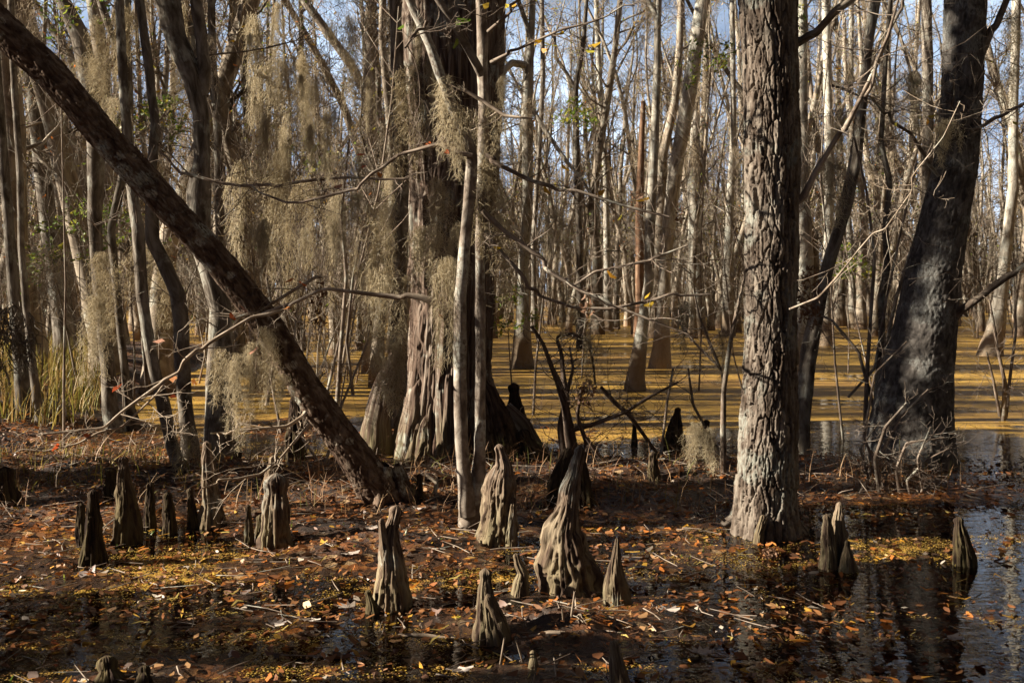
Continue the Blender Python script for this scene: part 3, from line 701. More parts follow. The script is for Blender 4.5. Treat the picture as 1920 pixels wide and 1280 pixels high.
branch('twin', [(920, 118, 8), (960, 92, 6), (1010, 77, 5), (1070, 48, 4), (1140, 30, 3), (1190, 10, 3)], 6.2, 5.9, seed=10, ntw=5, lf='yellow', nlf=9, ls=.055)
branch('twin', [(915, 60, 6), (940, 30, 5), (980, -10, 4)], 6.2, 6.0, seed=21, ntw=4, lf='yellow', nlf=6, ls=.06)
branch('twin', [(800, 40, 6), (780, 70, 5), (760, 90, 4)], 6.0, 5.8, seed=22, ntw=3, lf='green', nlf=4, ls=.06)
branch('L6', [(300, 285, 4), (346, 326, 5), (403, 343, 6), (504, 350, 6), (640, 334, 5), (765, 336, 4)], 8.2, 7.8, seed=11, ntw=8, twl=.6)
branch('lean', [(440, 596, 6), (500, 570, 7), (560, 552, 8), (600, 520, 5)], 6.5, 6.6, 'paletwig', seed=12, ntw=3)
branch('lean', [(575, 770, 8), (548, 800, 6), (480, 810, 5), (440, 812, 4), (395, 812, 3)], 6.6, 6.3, 'paletwig', seed=13, ntw=4)
branch('lean', [(580, 795, 6), (540, 850, 5), (500, 885, 5), (420, 905, 4), (380, 915, 3)], 6.6, 6.0, 'paletwig', seed=14, ntw=4)
branch('ridge', [(1478, 384, 12), (1506, 372, 13), (1528, 330, 11), (1565, 268, 10), (1600, 206, 9), (1622, 180, 8), (1650, 108, 6), (1700, -10, 5), (1730, -80, 4)], 6.15, 5.9, seed=15, ntw=5, lf='yellow', nlf=3, ls=.05)
branch('ridge', [(1622, 182, 7), (1640, 120, 6), (1665, 60, 5), (1690, -20, 4)], 6.0, 5.8, seed=16, ntw=5)
branch('ridge', [(1490, 85, 14), (1510, 70, 15), (1545, 40, 14), (1580, 18, 13), (1615, -12, 12), (1680, -60, 10)], 6.2, 6.0, seed=17, ntw=2)
branch('ridge', [(1480, 580, 4), (1530, 560, 4), (1620, 470, 3), (1660, 430, 3), (1800, 190, 2)], 6.0, 5.7, 'paletwig', seed=23, ntw=6, twl=.5)
branch('dark', [(1770, 600, 16), (1800, 580, 15), (1860, 540, 13), (1920, 497, 12), (2000, 450, 10)], 8.4, 8.0, seed=18, ntw=7, twl=.7)
branch('dark', [(1830, 120, 16), (1850, 75, 14), (1885, 0, 12), (1910, -60, 10)], 8.5, 8.4, seed=19, ntw=7, twl=.8)
branch('dark', [(1790, 260, 9), (1860, 225, 8), (1920, 190, 6), (1990, 160, 5)], 8.4, 8.0, seed=20, ntw=7, twl=.8)
branch('dark', [(1760, 330, 7), (1700, 250, 6), (1640, 190, 5), (1560, 160, 4)], 8.3, 7.8, seed=24, ntw=9, twl=.8, lf='yellow', nlf=6, ls=.05)

# ---------------------------------------------------------------- cypress knees
def knee(label, spec, mat='knee', seed=1, extra=None, group=None, Yd=None):
    """spec: traced axis, base first: (px, py, width)"""
    Yd = Yd or depth(spec[0][1] - 4)
    P, R = pts3(spec, Yd, Yd + .03)
    root = None
    d = P[-1] - P[-2]; d /= np.linalg.norm(d)
    r = R[-1]
    P = np.vstack([[P[0] - [0, 0, .12]], P, P[-1] + d * r * .9, P[-1] + d * r * 1.6, P[-1] + d * r * 2.0]); R = np.concatenate([[R[0] * 1.05], R[:-1], [r * 1.0, r * 1.25, r * .95, r * .05]])
    mb = MB(); trunk(mb, P, R, .0055, 90, 'knee', seed, lump=.16)
    if extra:
        P2, R2 = pts3(extra, Yd, Yd - .02); d = P2[-1] - P2[-2]; d /= np.linalg.norm(d); r = R2[-1]
        P2 = np.vstack([P2, P2[-1] + d * r * .6, P2[-1] + d * r * .95]); R2 = np.concatenate([R2, [r * .7, r * .05]])
        trunk(mb, P2, R2, .008, 40, 'knee', seed + 50, lump=.14)
    o = mb.build('cypress_knee', M[mat])
    return tag(o, label, 'cypress knee', group)

K = [
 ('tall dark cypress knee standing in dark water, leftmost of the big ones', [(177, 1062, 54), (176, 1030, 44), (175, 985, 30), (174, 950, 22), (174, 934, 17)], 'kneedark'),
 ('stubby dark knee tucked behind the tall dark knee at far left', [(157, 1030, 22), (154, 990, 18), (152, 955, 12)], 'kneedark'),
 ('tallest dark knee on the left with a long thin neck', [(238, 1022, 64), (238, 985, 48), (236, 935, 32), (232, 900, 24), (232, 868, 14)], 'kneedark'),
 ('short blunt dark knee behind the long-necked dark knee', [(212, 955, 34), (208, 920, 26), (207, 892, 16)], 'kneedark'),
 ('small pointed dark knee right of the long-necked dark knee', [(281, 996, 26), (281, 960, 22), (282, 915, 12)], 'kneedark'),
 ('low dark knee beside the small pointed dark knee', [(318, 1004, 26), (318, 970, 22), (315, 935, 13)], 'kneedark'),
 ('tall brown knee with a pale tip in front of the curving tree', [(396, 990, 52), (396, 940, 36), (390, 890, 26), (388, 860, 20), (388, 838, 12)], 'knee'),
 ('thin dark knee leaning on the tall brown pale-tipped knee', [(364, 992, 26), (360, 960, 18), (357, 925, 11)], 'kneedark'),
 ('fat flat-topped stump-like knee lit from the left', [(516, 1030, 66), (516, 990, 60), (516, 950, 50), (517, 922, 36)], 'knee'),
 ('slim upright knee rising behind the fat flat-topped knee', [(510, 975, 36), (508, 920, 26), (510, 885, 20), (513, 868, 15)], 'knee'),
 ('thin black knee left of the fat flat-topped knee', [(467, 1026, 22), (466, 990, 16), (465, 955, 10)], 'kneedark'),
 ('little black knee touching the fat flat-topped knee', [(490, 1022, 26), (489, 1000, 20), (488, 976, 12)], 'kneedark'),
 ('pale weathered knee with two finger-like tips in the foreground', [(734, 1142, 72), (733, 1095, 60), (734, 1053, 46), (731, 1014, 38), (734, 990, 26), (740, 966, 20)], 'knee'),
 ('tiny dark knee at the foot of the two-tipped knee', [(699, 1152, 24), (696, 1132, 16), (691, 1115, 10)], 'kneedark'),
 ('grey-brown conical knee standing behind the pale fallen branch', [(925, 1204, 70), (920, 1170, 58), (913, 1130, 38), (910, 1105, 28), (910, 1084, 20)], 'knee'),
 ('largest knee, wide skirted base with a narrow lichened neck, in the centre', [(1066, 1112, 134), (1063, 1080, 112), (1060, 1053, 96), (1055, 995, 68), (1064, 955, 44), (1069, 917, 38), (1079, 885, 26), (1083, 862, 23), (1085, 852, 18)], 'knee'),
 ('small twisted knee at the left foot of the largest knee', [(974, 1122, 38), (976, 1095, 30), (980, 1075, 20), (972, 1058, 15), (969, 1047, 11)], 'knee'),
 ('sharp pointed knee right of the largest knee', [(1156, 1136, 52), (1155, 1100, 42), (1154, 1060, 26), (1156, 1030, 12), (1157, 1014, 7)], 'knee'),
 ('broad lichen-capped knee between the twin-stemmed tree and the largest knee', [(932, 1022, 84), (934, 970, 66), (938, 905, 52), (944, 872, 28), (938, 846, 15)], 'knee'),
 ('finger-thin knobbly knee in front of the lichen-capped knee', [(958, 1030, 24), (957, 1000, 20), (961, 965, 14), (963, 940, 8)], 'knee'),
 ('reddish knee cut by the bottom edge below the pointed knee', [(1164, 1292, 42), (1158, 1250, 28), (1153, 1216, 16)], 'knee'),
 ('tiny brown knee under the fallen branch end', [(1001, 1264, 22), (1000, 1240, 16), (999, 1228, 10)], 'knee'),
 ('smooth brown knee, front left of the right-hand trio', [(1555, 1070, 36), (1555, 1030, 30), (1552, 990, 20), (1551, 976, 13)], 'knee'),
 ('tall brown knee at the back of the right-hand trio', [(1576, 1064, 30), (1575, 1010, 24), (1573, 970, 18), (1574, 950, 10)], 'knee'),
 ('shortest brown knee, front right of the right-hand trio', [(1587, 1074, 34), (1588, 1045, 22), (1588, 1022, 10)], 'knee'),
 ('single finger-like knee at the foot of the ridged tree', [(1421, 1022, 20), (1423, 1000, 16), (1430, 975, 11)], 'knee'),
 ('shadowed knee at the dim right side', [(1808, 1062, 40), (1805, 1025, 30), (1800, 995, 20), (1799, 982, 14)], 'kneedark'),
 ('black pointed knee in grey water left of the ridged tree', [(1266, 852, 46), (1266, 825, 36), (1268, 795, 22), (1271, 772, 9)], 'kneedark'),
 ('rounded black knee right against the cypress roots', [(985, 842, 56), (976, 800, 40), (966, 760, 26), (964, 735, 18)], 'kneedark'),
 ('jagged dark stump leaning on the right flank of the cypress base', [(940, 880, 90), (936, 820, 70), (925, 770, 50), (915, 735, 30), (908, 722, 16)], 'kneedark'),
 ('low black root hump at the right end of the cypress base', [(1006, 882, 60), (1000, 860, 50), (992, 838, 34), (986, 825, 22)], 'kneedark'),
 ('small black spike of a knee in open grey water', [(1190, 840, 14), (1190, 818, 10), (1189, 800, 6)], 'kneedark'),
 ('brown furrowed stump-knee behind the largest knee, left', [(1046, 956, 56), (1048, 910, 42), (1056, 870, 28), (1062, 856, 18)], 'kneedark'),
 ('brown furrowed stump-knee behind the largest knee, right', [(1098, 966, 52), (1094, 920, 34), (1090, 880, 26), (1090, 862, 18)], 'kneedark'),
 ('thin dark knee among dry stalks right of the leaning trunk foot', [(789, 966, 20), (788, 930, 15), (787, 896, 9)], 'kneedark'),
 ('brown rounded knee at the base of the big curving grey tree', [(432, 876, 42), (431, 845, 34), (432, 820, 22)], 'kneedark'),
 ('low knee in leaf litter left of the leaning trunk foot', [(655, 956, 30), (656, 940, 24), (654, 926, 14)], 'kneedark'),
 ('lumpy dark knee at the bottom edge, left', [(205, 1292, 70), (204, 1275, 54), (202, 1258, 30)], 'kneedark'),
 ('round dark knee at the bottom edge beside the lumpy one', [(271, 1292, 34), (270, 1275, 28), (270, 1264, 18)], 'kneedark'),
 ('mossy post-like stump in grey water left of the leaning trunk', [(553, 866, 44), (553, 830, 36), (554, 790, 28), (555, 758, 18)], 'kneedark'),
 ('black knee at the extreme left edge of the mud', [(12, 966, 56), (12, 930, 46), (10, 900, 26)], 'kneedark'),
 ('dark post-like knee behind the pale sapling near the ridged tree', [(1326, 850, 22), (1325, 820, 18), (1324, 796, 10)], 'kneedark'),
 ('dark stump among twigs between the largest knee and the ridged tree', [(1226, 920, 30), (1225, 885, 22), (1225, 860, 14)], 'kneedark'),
]
for i, (lb, sp, mt) in enumerate(K):
    ex = None
    if 'two finger' in lb: ex = [(730, 1060, 26), (722, 1020, 20), (718, 995, 15), (716, 976, 12)]
    if 'conical' in lb: ex = [(940, 1204, 40), (930, 1160, 30), (916, 1120, 18)]
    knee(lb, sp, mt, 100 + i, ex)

# ---------------------------------------------------------------- undergrowth: saplings, dead brush, fallen branches
def brush(name, label, cat, lines, Yd, mat='twig', ntw=6, twl=.35, seed=1, group=None, r=.004, kids=(3, 3)):
    P0 = pts3(lines[0], Yd)[0][0]
    root = thing(name, label, cat, (P0[0], P0[1], max(0, P0[2])), group)
    for q, ln in enumerate(lines):
        P, R = pts3(ln, Yd, Yd + (.25 if q % 2 else -.2))
        mb = MB(); P2, R2 = trunk(mb, P, R, .03, 8, 'plain', seed + q, lump=.12)
        if ntw:
            g = Grow(seed * 9 + q); rr = random.Random(seed + q)
            for w in range(ntw):
                i = int(rr.uniform(.15, 1) * (len(P2) - 1)); a = rr.uniform(0, 6.28)
                g.limb(P2[i], (math.cos(a), math.sin(a) * .6, rr.uniform(-.2, .7)), rr.uniform(.4, 1) * twl, min(r, R2[i] * .7), 0, up=.05, wig=.4, kids=kids, rmin=.0014)
            g.flush(mb)
        mb.build('stem', M[mat], root)
    return root

brush('dead_shrub', 'broken twisted dead shrub rising behind the largest knee', 'dead shrub', [
    [(1078, 880, 24), (1066, 800, 20), (1058, 750, 16), (1047, 716, 12), (1036, 692, 9), (1020, 648, 7), (1008, 628, 7), (996, 612, 6)],
    [(1060, 880, 14), (1050, 800, 12), (1062, 740, 9), (1075, 690, 6), (1068, 650, 4)],
    [(1090, 880, 10), (1100, 830, 9), (1082, 780, 7), (1090, 730, 5)],
    [(1062, 760, 16), (1056, 700, 10), (1052, 660, 7), (1043, 632, 6), (1070, 625, 7), (1104, 636, 6), (1112, 680, 5), (1116, 720, 4)],
    [(1075, 806, 9), (1110, 796, 8), (1171, 773, 7), (1215, 745, 6), (1272, 716, 4)],
    [(1127, 726, 8), (1150, 752, 8), (1178, 776, 8), (1205, 812, 7), (1232, 850, 6), (1244, 885, 5)],
    [(1182, 958, 12), (1170, 920, 11), (1150, 880, 8), (1120, 850, 7), (1100, 820, 7)]], 8.3, 'twigdark', 12, .45, 3)
brush('sapling', 'thin forked sapling in front of golden water left of the ridged tree', 'sapling', [
    [(1356, 905, 13), (1356, 800, 11), (1357, 730, 10), (1368, 650, 9), (1380, 590, 7), (1396, 520, 5), (1400, 440, 3)],
    [(1357, 720, 7), (1352, 690, 6), (1320, 660, 5), (1300, 640, 4), (1270, 600, 3)],
    [(1358, 710, 6), (1330, 640, 5), (1310, 590, 4), (1300, 540, 3)]], 7.6, 'twig', 7, .5, 5)
brush('dead_brush', 'tangle of bare stems in front of the broad shaded trunk', 'brush', [
    [(1650, 930, 8), (1640, 860, 7), (1660, 800, 6), (1700, 755, 4)],
    [(1660, 960, 6), (1645, 880, 6), (1620, 820, 5), (1640, 700, 4), (1700, 640, 3)],
    [(1690, 950, 7), (1680, 880, 6), (1700, 830, 5), (1770, 820, 4)],
    [(1610, 930, 6), (1640, 870, 6), (1690, 780, 5), (1740, 730, 3)],
    [(1720, 980, 5), (1700, 900, 5), (1740, 860, 4), (1780, 840, 3)],
    [(1600, 960, 6), (1630, 900, 5), (1612, 840, 4), (1650, 790, 3)], [(1700, 970, 6), (1730, 920, 5), (1720, 860, 4), (1745, 800, 3)], [(1670, 965, 5), (1660, 900, 4), (1680, 840, 3)]], 7.3, 'twig', 10, .35, 7, r=.003)
brush('dead_brush', 'twiggy bush standing in water at the far right edge', 'brush', [
    [(1880, 790, 10), (1885, 720, 8), (1870, 650, 6), (1855, 560, 4)],
    [(1885, 785, 8), (1895, 700, 6), (1905, 620, 5), (1900, 520, 3)],
    [(1875, 780, 7), (1862, 710, 5), (1850, 660, 3)]], 11.5, 'twig', 9, .6, 8)
brush('dead_brush', 'thin pale and dark stems crossing over golden water left of the broad trunk', 'brush', [
    [(1622, 800, 9), (1626, 700, 8), (1632, 600, 7), (1640, 480, 6), (1625, 360, 5), (1600, 250, 4)],
    [(1640, 770, 7), (1610, 660, 6), (1560, 600, 5), (1500, 575, 3)],
    [(1590, 745, 5), (1640, 690, 5), (1662, 560, 5), (1690, 430, 4), (1720, 300, 3)],
    [(1645, 720, 8), (1680, 560, 7), (1730, 400, 6), (1790, 250, 4)]], 8.8, 'twig', 10, .8, 9)
brush('sapling', 'slim bare sapling behind the lichen-capped knee', 'sapling', [
    [(1355, 860, 6), (1300, 760, 5), (1290, 690, 4)], [(1240, 850, 6), (1250, 760, 5), (1262, 690, 4)]], 8.6, 'twig', 6, .5, 12)
brush('sapling', 'dry bare sapling among the moss left of the big cypress', 'sapling', [
    [(632, 760, 10), (640, 640, 8), (650, 520, 7), (640, 400, 6), (655, 260, 4)],
    [(600, 790, 8), (622, 700, 6), (640, 620, 5)],
    [(662, 740, 7), (650, 640, 6), (662, 520, 5), (690, 380, 3)]], 9.5, 'twig', 10, .8, 13)
brush('sapling', 'bare crooked sapling near the elbowed grey tree', 'sapling', [
    [(276, 730, 8), (270, 660, 7), (262, 560, 5), (240, 450, 4)],
    [(500, 760, 8), (520, 640, 6), (500, 520, 5), (520, 380, 3)]], 11, 'twig', 12, 1.0, 14)
brush('sapling', 'whippy sapling arching above the leaning trunk foot', 'sapling', [
    [(600, 870, 6), (560, 810, 5), (545, 700, 4), (560, 560, 3)],
    [(610, 870, 6), (640, 760, 5), (690, 640, 4), (700, 480, 3)]], 8.2, 'paletwig', 8, .5, 15)
brush('fallen_branch', 'long pale fallen branch lying across the foreground leaves', 'branch', [
    [(548, 1262, 5), (600, 1232, 6), (640, 1216, 7), (720, 1192, 8), (790, 1190, 9), (860, 1200, 9), (940, 1213, 9), (975, 1198, 8), (1030, 1184, 8), (1060, 1186, 7)],
    [(705, 1196, 4), (690, 1180, 4), (675, 1186, 3)], [(820, 1192, 4), (800, 1225, 4), (780, 1232, 3)]], 4.42, 'paletwig', 3, .12, 21, r=.0025)
brush('fallen_branch', 'short thick pale branch beside the dry stalks in front of the largest knee', 'branch', [
    [(955, 1172, 10), (1000, 1170, 10), (1035, 1168, 10), (1060, 1182, 9), (1090, 1204, 9), (1120, 1232, 8)],
    [(1020, 1172, 5), (1060, 1168, 5), (1090, 1180, 4)]], 4.5, 'paletwig', 2, .12, 22, r=.0025)
brush('fallen_branch', 'thin straight twig sloping out of the foreground mud', 'branch', [
    [(925, 1290, 4), (938, 1245, 4), (946, 1195, 3)], [(1030, 1285, 5), (1005, 1225, 4), (980, 1195, 3)], [(990, 1280, 4), (980, 1240, 4), (968, 1200, 3)]], 4.1, 'paletwig', 0, .1, 23)
brush('dry_stalks', 'tuft of broken straw-coloured stalks beside the fallen branch', 'stalks', [
    [(1060, 1245, 5), (1068, 1180, 5), (1078, 1108, 4)], [(1090, 1240, 5), (1084, 1170, 4), (1077, 1108, 3)], [(1070, 1240, 5), (1058, 1180, 5), (1054, 1140, 3)],
    [(1110, 1238, 5), (1075, 1190, 5), (1056, 1145, 4)], [(1095, 1250, 4), (1100, 1205, 4), (1120, 1190, 3)]], 4.45, 'paletwig', 2, .08, 24, r=.002)
brush('fallen_branch', 'bleached stick lying in front of the leaning trunk foot', 'branch', [
    [(800, 890, 7), (820, 905, 8), (815, 925, 8), (840, 960, 7), (850, 985, 6)], [(790, 870, 5), (830, 890, 6), (870, 900, 4)]], 7.0, 'paletwig', 3, .15, 25)

# ---------------------------------------------------------------- hanging moss, near
near_moss = [
    (716, 500, 765, 7.0, 'long bright moss tress hanging left of the big cypress trunk', 0, 1.3),
    (735, 640, 750, 6.9, 'thick lower tail of bright moss by the cypress root', 1, 1.2),
    (700, 380, 560, 7.0, 'broad moss tress above the long bright one', 5, 1.0),
    (815, 330, 560, 6.5, 'moss column draped down the front of the cypress', 3, 1.2),
    (840, 480, 690, 6.25, 'moss clinging along the left pale stem', 0, .9),
    (795, 420, 560, 7.2, 'grey moss tuft low on the cypress front', 2, 1.0),
    (930, 190, 330, 6.3, 'bushy moss clump right of the twin pale stems', 5, .8),
    (915, 300, 480, 6.3, 'moss tress below the bushy clump on the twin pale stems', 1, 1.1),
    (945, 400, 600, 6.4, 'thin long moss strand right of the twin pale stems', 4, 1.1),
    (870, 200, 330, 6.1, 'moss wrapped round the fork of the twin pale stems', 2, .9),
    (835, 140, 290, 6.1, 'moss trailing from the rust-brown leaning limb', 4, 1.1),
    (495, 610, 760, 6.4, 'broad moss curtain hanging under the leaning trunk', 5, .9),
    (472, 640, 790, 6.35, 'long pale moss tail under the leaning trunk', 0, .8),
    (445, 660, 845, 6.3, 'lowest moss tail under the leaning trunk', 3, .8),
    (412, 650, 760, 6.4, 'wispy moss left of the moss curtain under the leaning trunk', 4, 1.3),
    (530, 700, 770, 6.5, 'short moss tuft on the underside of the leaning trunk', 2, .7),
    (188, 470, 640, 9.8, 'pale moss hung on the tall tree behind the leaning trunk', 0, 1.2),
    (345, 790, 915, 7.6, 'moss rag at the foot of the elbowed grey tree', 4, 1.1),
    (1036, 385, 520, 6.6, 'brown-grey moss bundle hanging from the branch right of the cypress', 5, .8),
    (1105, 600, 730, 6.4, 'thin ragged moss string over the dead shrub', 4, .8),
    (1060, 530, 640, 6.4, 'sparse moss wisp on the drooping branch', 4, .8),
    (1305, 790, 890, 7.6, 'low pale moss clump on the thin sapling near the water', 2, .9),
    (1330, 800, 895, 7.6, 'second low moss clump beside the ridged tree foot', 4, 1.2),
    (1290, 560, 660, 7.8, 'grey moss tangle over the golden water', 2, 1.1),
    (1550, 290, 420, 8.8, 'moss tuft on the slim leaning tree', 2, 1.3),
    (1575, 200, 300, 8.8, 'upper moss tuft on the slim leaning tree', 4, 1.3),
    (1705, 130, 260, 8.3, 'moss clump left of the broad shaded trunk', 2, 1.0),
    (1775, 220, 310, 8.1, 'curled moss spray on the broad shaded trunk', 2, .9),
    (1895, 20, 230, 12, 'moss sleeve on the right-edge pale trunk', 3, 1.3),
    (762, 120, 330, 9.0, 'moss on the upper left flank of the cypress', 1, 1.3),
    (1352, 620, 720, 7.6, 'moss wisp caught on the forked sapling', 4, 1.0),
]
for px, y0, y1, Yd, lb, v, w in near_moss: moss(px, y0, y1, Yd, lb, v, w)

# moss curtain in the trees between leaning trunk and cypress
for i in range(32):
    px = random.uniform(470, 735); y0 = random.uniform(-20, 470); Yd = random.uniform(8.5, 14)
    moss(px, y0, y0 + random.uniform(110, 260), Yd, 'drape of beige moss in the curtain of moss left of the big cypress', None, random.uniform(.6, 1.1), 'moss curtain left of the cypress', far=Yd > 10.5)
for i in range(15):
    px = random.uniform(40, 470); y0 = random.uniform(-20, 560); Yd = random.uniform(9, 14)
    moss(px, y0, y0 + random.uniform(80, 200), Yd, 'grey moss drape in the trees at the left of the leaning trunk', None, random.uniform(.9, 1.4), 'moss in the left-hand trees', far=Yd > 10.5)
for i in range(44):
    px = random.uniform(470, 960); y0 = random.uniform(-10, 560); Yd = random.uniform(6.9, 8.6)
    moss(px, y0, y0 + random.uniform(40, 110), Yd, 'little moss tuft on the thin twigs round the big cypress', random.choice([4, 4, 2]), random.uniform(.45, .9), 'little moss tufts round the cypress')
for i in range(22):
    px = random.choice([random.uniform(960, 1380), random.uniform(1520, 1900)]); y0 = random.uniform(-20, 430); Yd = random.uniform(13, 22)
    moss(px, y0, y0 + random.uniform(50, 120), Yd, 'small grey moss wisp high in the bare trees right of the cypress', None, random.uniform(.7, 1.1), 'moss wisps in the right-hand trees', far=True)

# ---------------------------------------------------------------- background trees: variants, then copies
def variant(seed, h, r, lean, mossy, leafy):
    rr = random.Random(seed)
    root = thing('swamp_tree', 'bare tree', 'tree')
    P = [np.array([0, 0, -.4]), np.array([0, 0, 0.])]; R = [r * 1.9, r * 1.75]
    d = np.array([math.cos(lean[0]) * lean[1], math.sin(lean[0]) * lean[1], 1.0])
    P.append(np.array([0, 0, .5]) + d * .1); R.append(r * 1.3)
    n = 10
    for i in range(n):
        d = d + np.array([rr.gauss(0, .085), rr.gauss(0, .085), .03]); d /= np.linalg.norm(d)
        P.append(P[-1] + d * (h - .5) / n); R.append(r * (1.08 - .85 * (i + 1) / n))
    mb = MB(); Ps, Rs = trunk(mb, np.array(P), np.array(R), .28, 12, 'plain', seed, lump=.08)
    mb.build('trunk', M['far'], root)
    g = Grow(seed); k = int(h * (1.15 if mossy > 8 else 1.5))
    hung = []
    for q in range(k):
        f = rr.uniform(.18, 1); i = int(f * (len(Ps) - 1)); a = rr.uniform(0, 6.28)
        b = g.limb(Ps[i], (math.cos(a), math.sin(a), rr.uniform(.3, 1.1)), rr.uniform(.8, 2.2) * (1.15 - f * .5), min(Rs[i] * .55, .035), 0, up=.2, wig=.35, kids=(6, 5), sides=(5, 3, 3, 3), rmin=.003)
        hung += [b[2], b[3], b[4]]
    tips = g.tips()
    mb = MB(); g.flush(mb); mb.build('crown', M['far'], root)
    if mossy:
        mb = MB(); rs = np.random.default_rng(seed)
        for q in range(int(mossy)):
            moss_strands(mb, hung[rr.randrange(len(hung))], rr.uniform(.6, 1.6), rr.uniform(.08, .2), 70, rs, th=.0055, fl=(.15, .4), k=4)
        mb.build('moss_foliage', M['mossfar'], root)
    if leafy:
        mb = MB(); b = tips[rng.integers(0, len(tips), leafy)] + rng.normal(0, .08, (leafy, 3))
        mb.leaves(b, rng.uniform(.05, .1, leafy), rng.uniform(.03, .05, leafy), rng.uniform(0, 6.28, leafy), rng.uniform(-1, 1, leafy), rng.uniform(-1, 1, leafy), .1)
        mb.build('leaves', M['autumn'], root)
    return root

M['autumn'] = leafmat('autumn_leaf', [(0, (.16, .24, .03)), (.3, (.42, .40, .05)), (.6, (.55, .33, .03)), (.85, (.50, .16, .03))], .4, .45)
VM = [variant(300 + i, h, r, (i * 1.7, l), m, lf) for i, (h, r, l, m, lf) in enumerate([(14, .11, .03, 14, 140), (16, .14, .06, 16, 360), (12, .09, .10, 12, 260), (17, .16, .03, 16, 100)])]
VB = [variant(320 + i, h, r, (i * 2.3, l), m, lf) for i, (h, r, l, m, lf) in enumerate([(15, .11, .04, 4, 120), (17, .15, .02, 6, 400), (13, .08, .12, 2, 260), (18, .18, .05, 6, 120), (14, .10, .08, 3, 360)])]
VS = []
for i in range(4):                       # understorey: many-stemmed bare shrubs
    root = thing('bare_shrub', 'bare shrub', 'shrub'); g = Grow(400 + i)
    for q in range(5):
        a = random.uniform(0, 6.28)
        g.limb((random.gauss(0, .12), random.gauss(0, .12), -.1), (math.cos(a) * .25, math.sin(a) * .25, 1), random.uniform(1.8, 3.6), .016, 0, up=.25, wig=.2, kids=(9, 5), rmin=.003)
    tips = g.tips(); mb = MB(); g.flush(mb); mb.build('stems', M['far'], root)
    if i < 2:
        n = 60; mb = MB(); b = tips[rng.integers(0, len(tips), n)]
        mb.leaves(b, rng.uniform(.04, .08, n), rng.uniform(.02, .04, n), rng.uniform(0, 6.28, n), rng.uniform(-1, 1, n), rng.uniform(-1, 1, n), .1)
        mb.build('leaves', M['green'], root)
    VS.append(root)

def zone(px):
    if px < 300: return 'at far left'
    if px < 860: return 'left of the cypress'
    if px < 1440: return 'right of the cypress'
    return 'right of the ridged tree'

used = set()
def place(lib, px, Yd, label, group):
    v = random.choice(lib)
    loc = ((px - 960) / F * Yd, Yd, 0); sc = random.uniform(.8, 1.15); rz = random.uniform(0, 6.28)
    if v.name not in used:
        used.add(v.name); v.location = loc; v.rotation_euler = (0, 0, rz); v.scale = (sc,) * 3
        v['label'] = label; v['group'] = group; return v
    return dup(v, loc, rz, sc, label, group)

occupied = []
def free(px, Yd, gap):
    x = (px - 960) / F * Yd
    for a, b in occupied:
        if (a - x) ** 2 + (b - Yd) ** 2 < gap * gap: return False
    occupied.append((x, Yd)); return True

n = 0
while n < 255:
    px = random.uniform(-150, 2070); Yd = (24 if px < 860 else 30) + 30 * random.random() ** .85
    if px < 860 and random.random() < .28: Yd = random.uniform(14, 26)
    if not free(px, Yd, .7): continue
    left = px < 860
    ml = random.random() < (.75 if left else .25)
    far = 'far back' if Yd > 36 else 'in the middle distance'
    place(VM if ml else VB, px, Yd, ('moss-hung' if ml else 'slim bare') + ' tree ' + far + ' in the flooded wood ' + zone(px),
          ('moss-hung' if ml else 'slim bare') + ' trees ' + far + ' ' + zone(px))
    n += 1
for i in range(40):
    px = random.uniform(0, 1920); Yd = random.uniform(30, 48)
    if px < 860: Yd = random.uniform(11.5, 30)
    place(VS, px, Yd, 'bare twiggy shrub in the wood ' + zone(px), 'bare shrubs ' + zone(px))

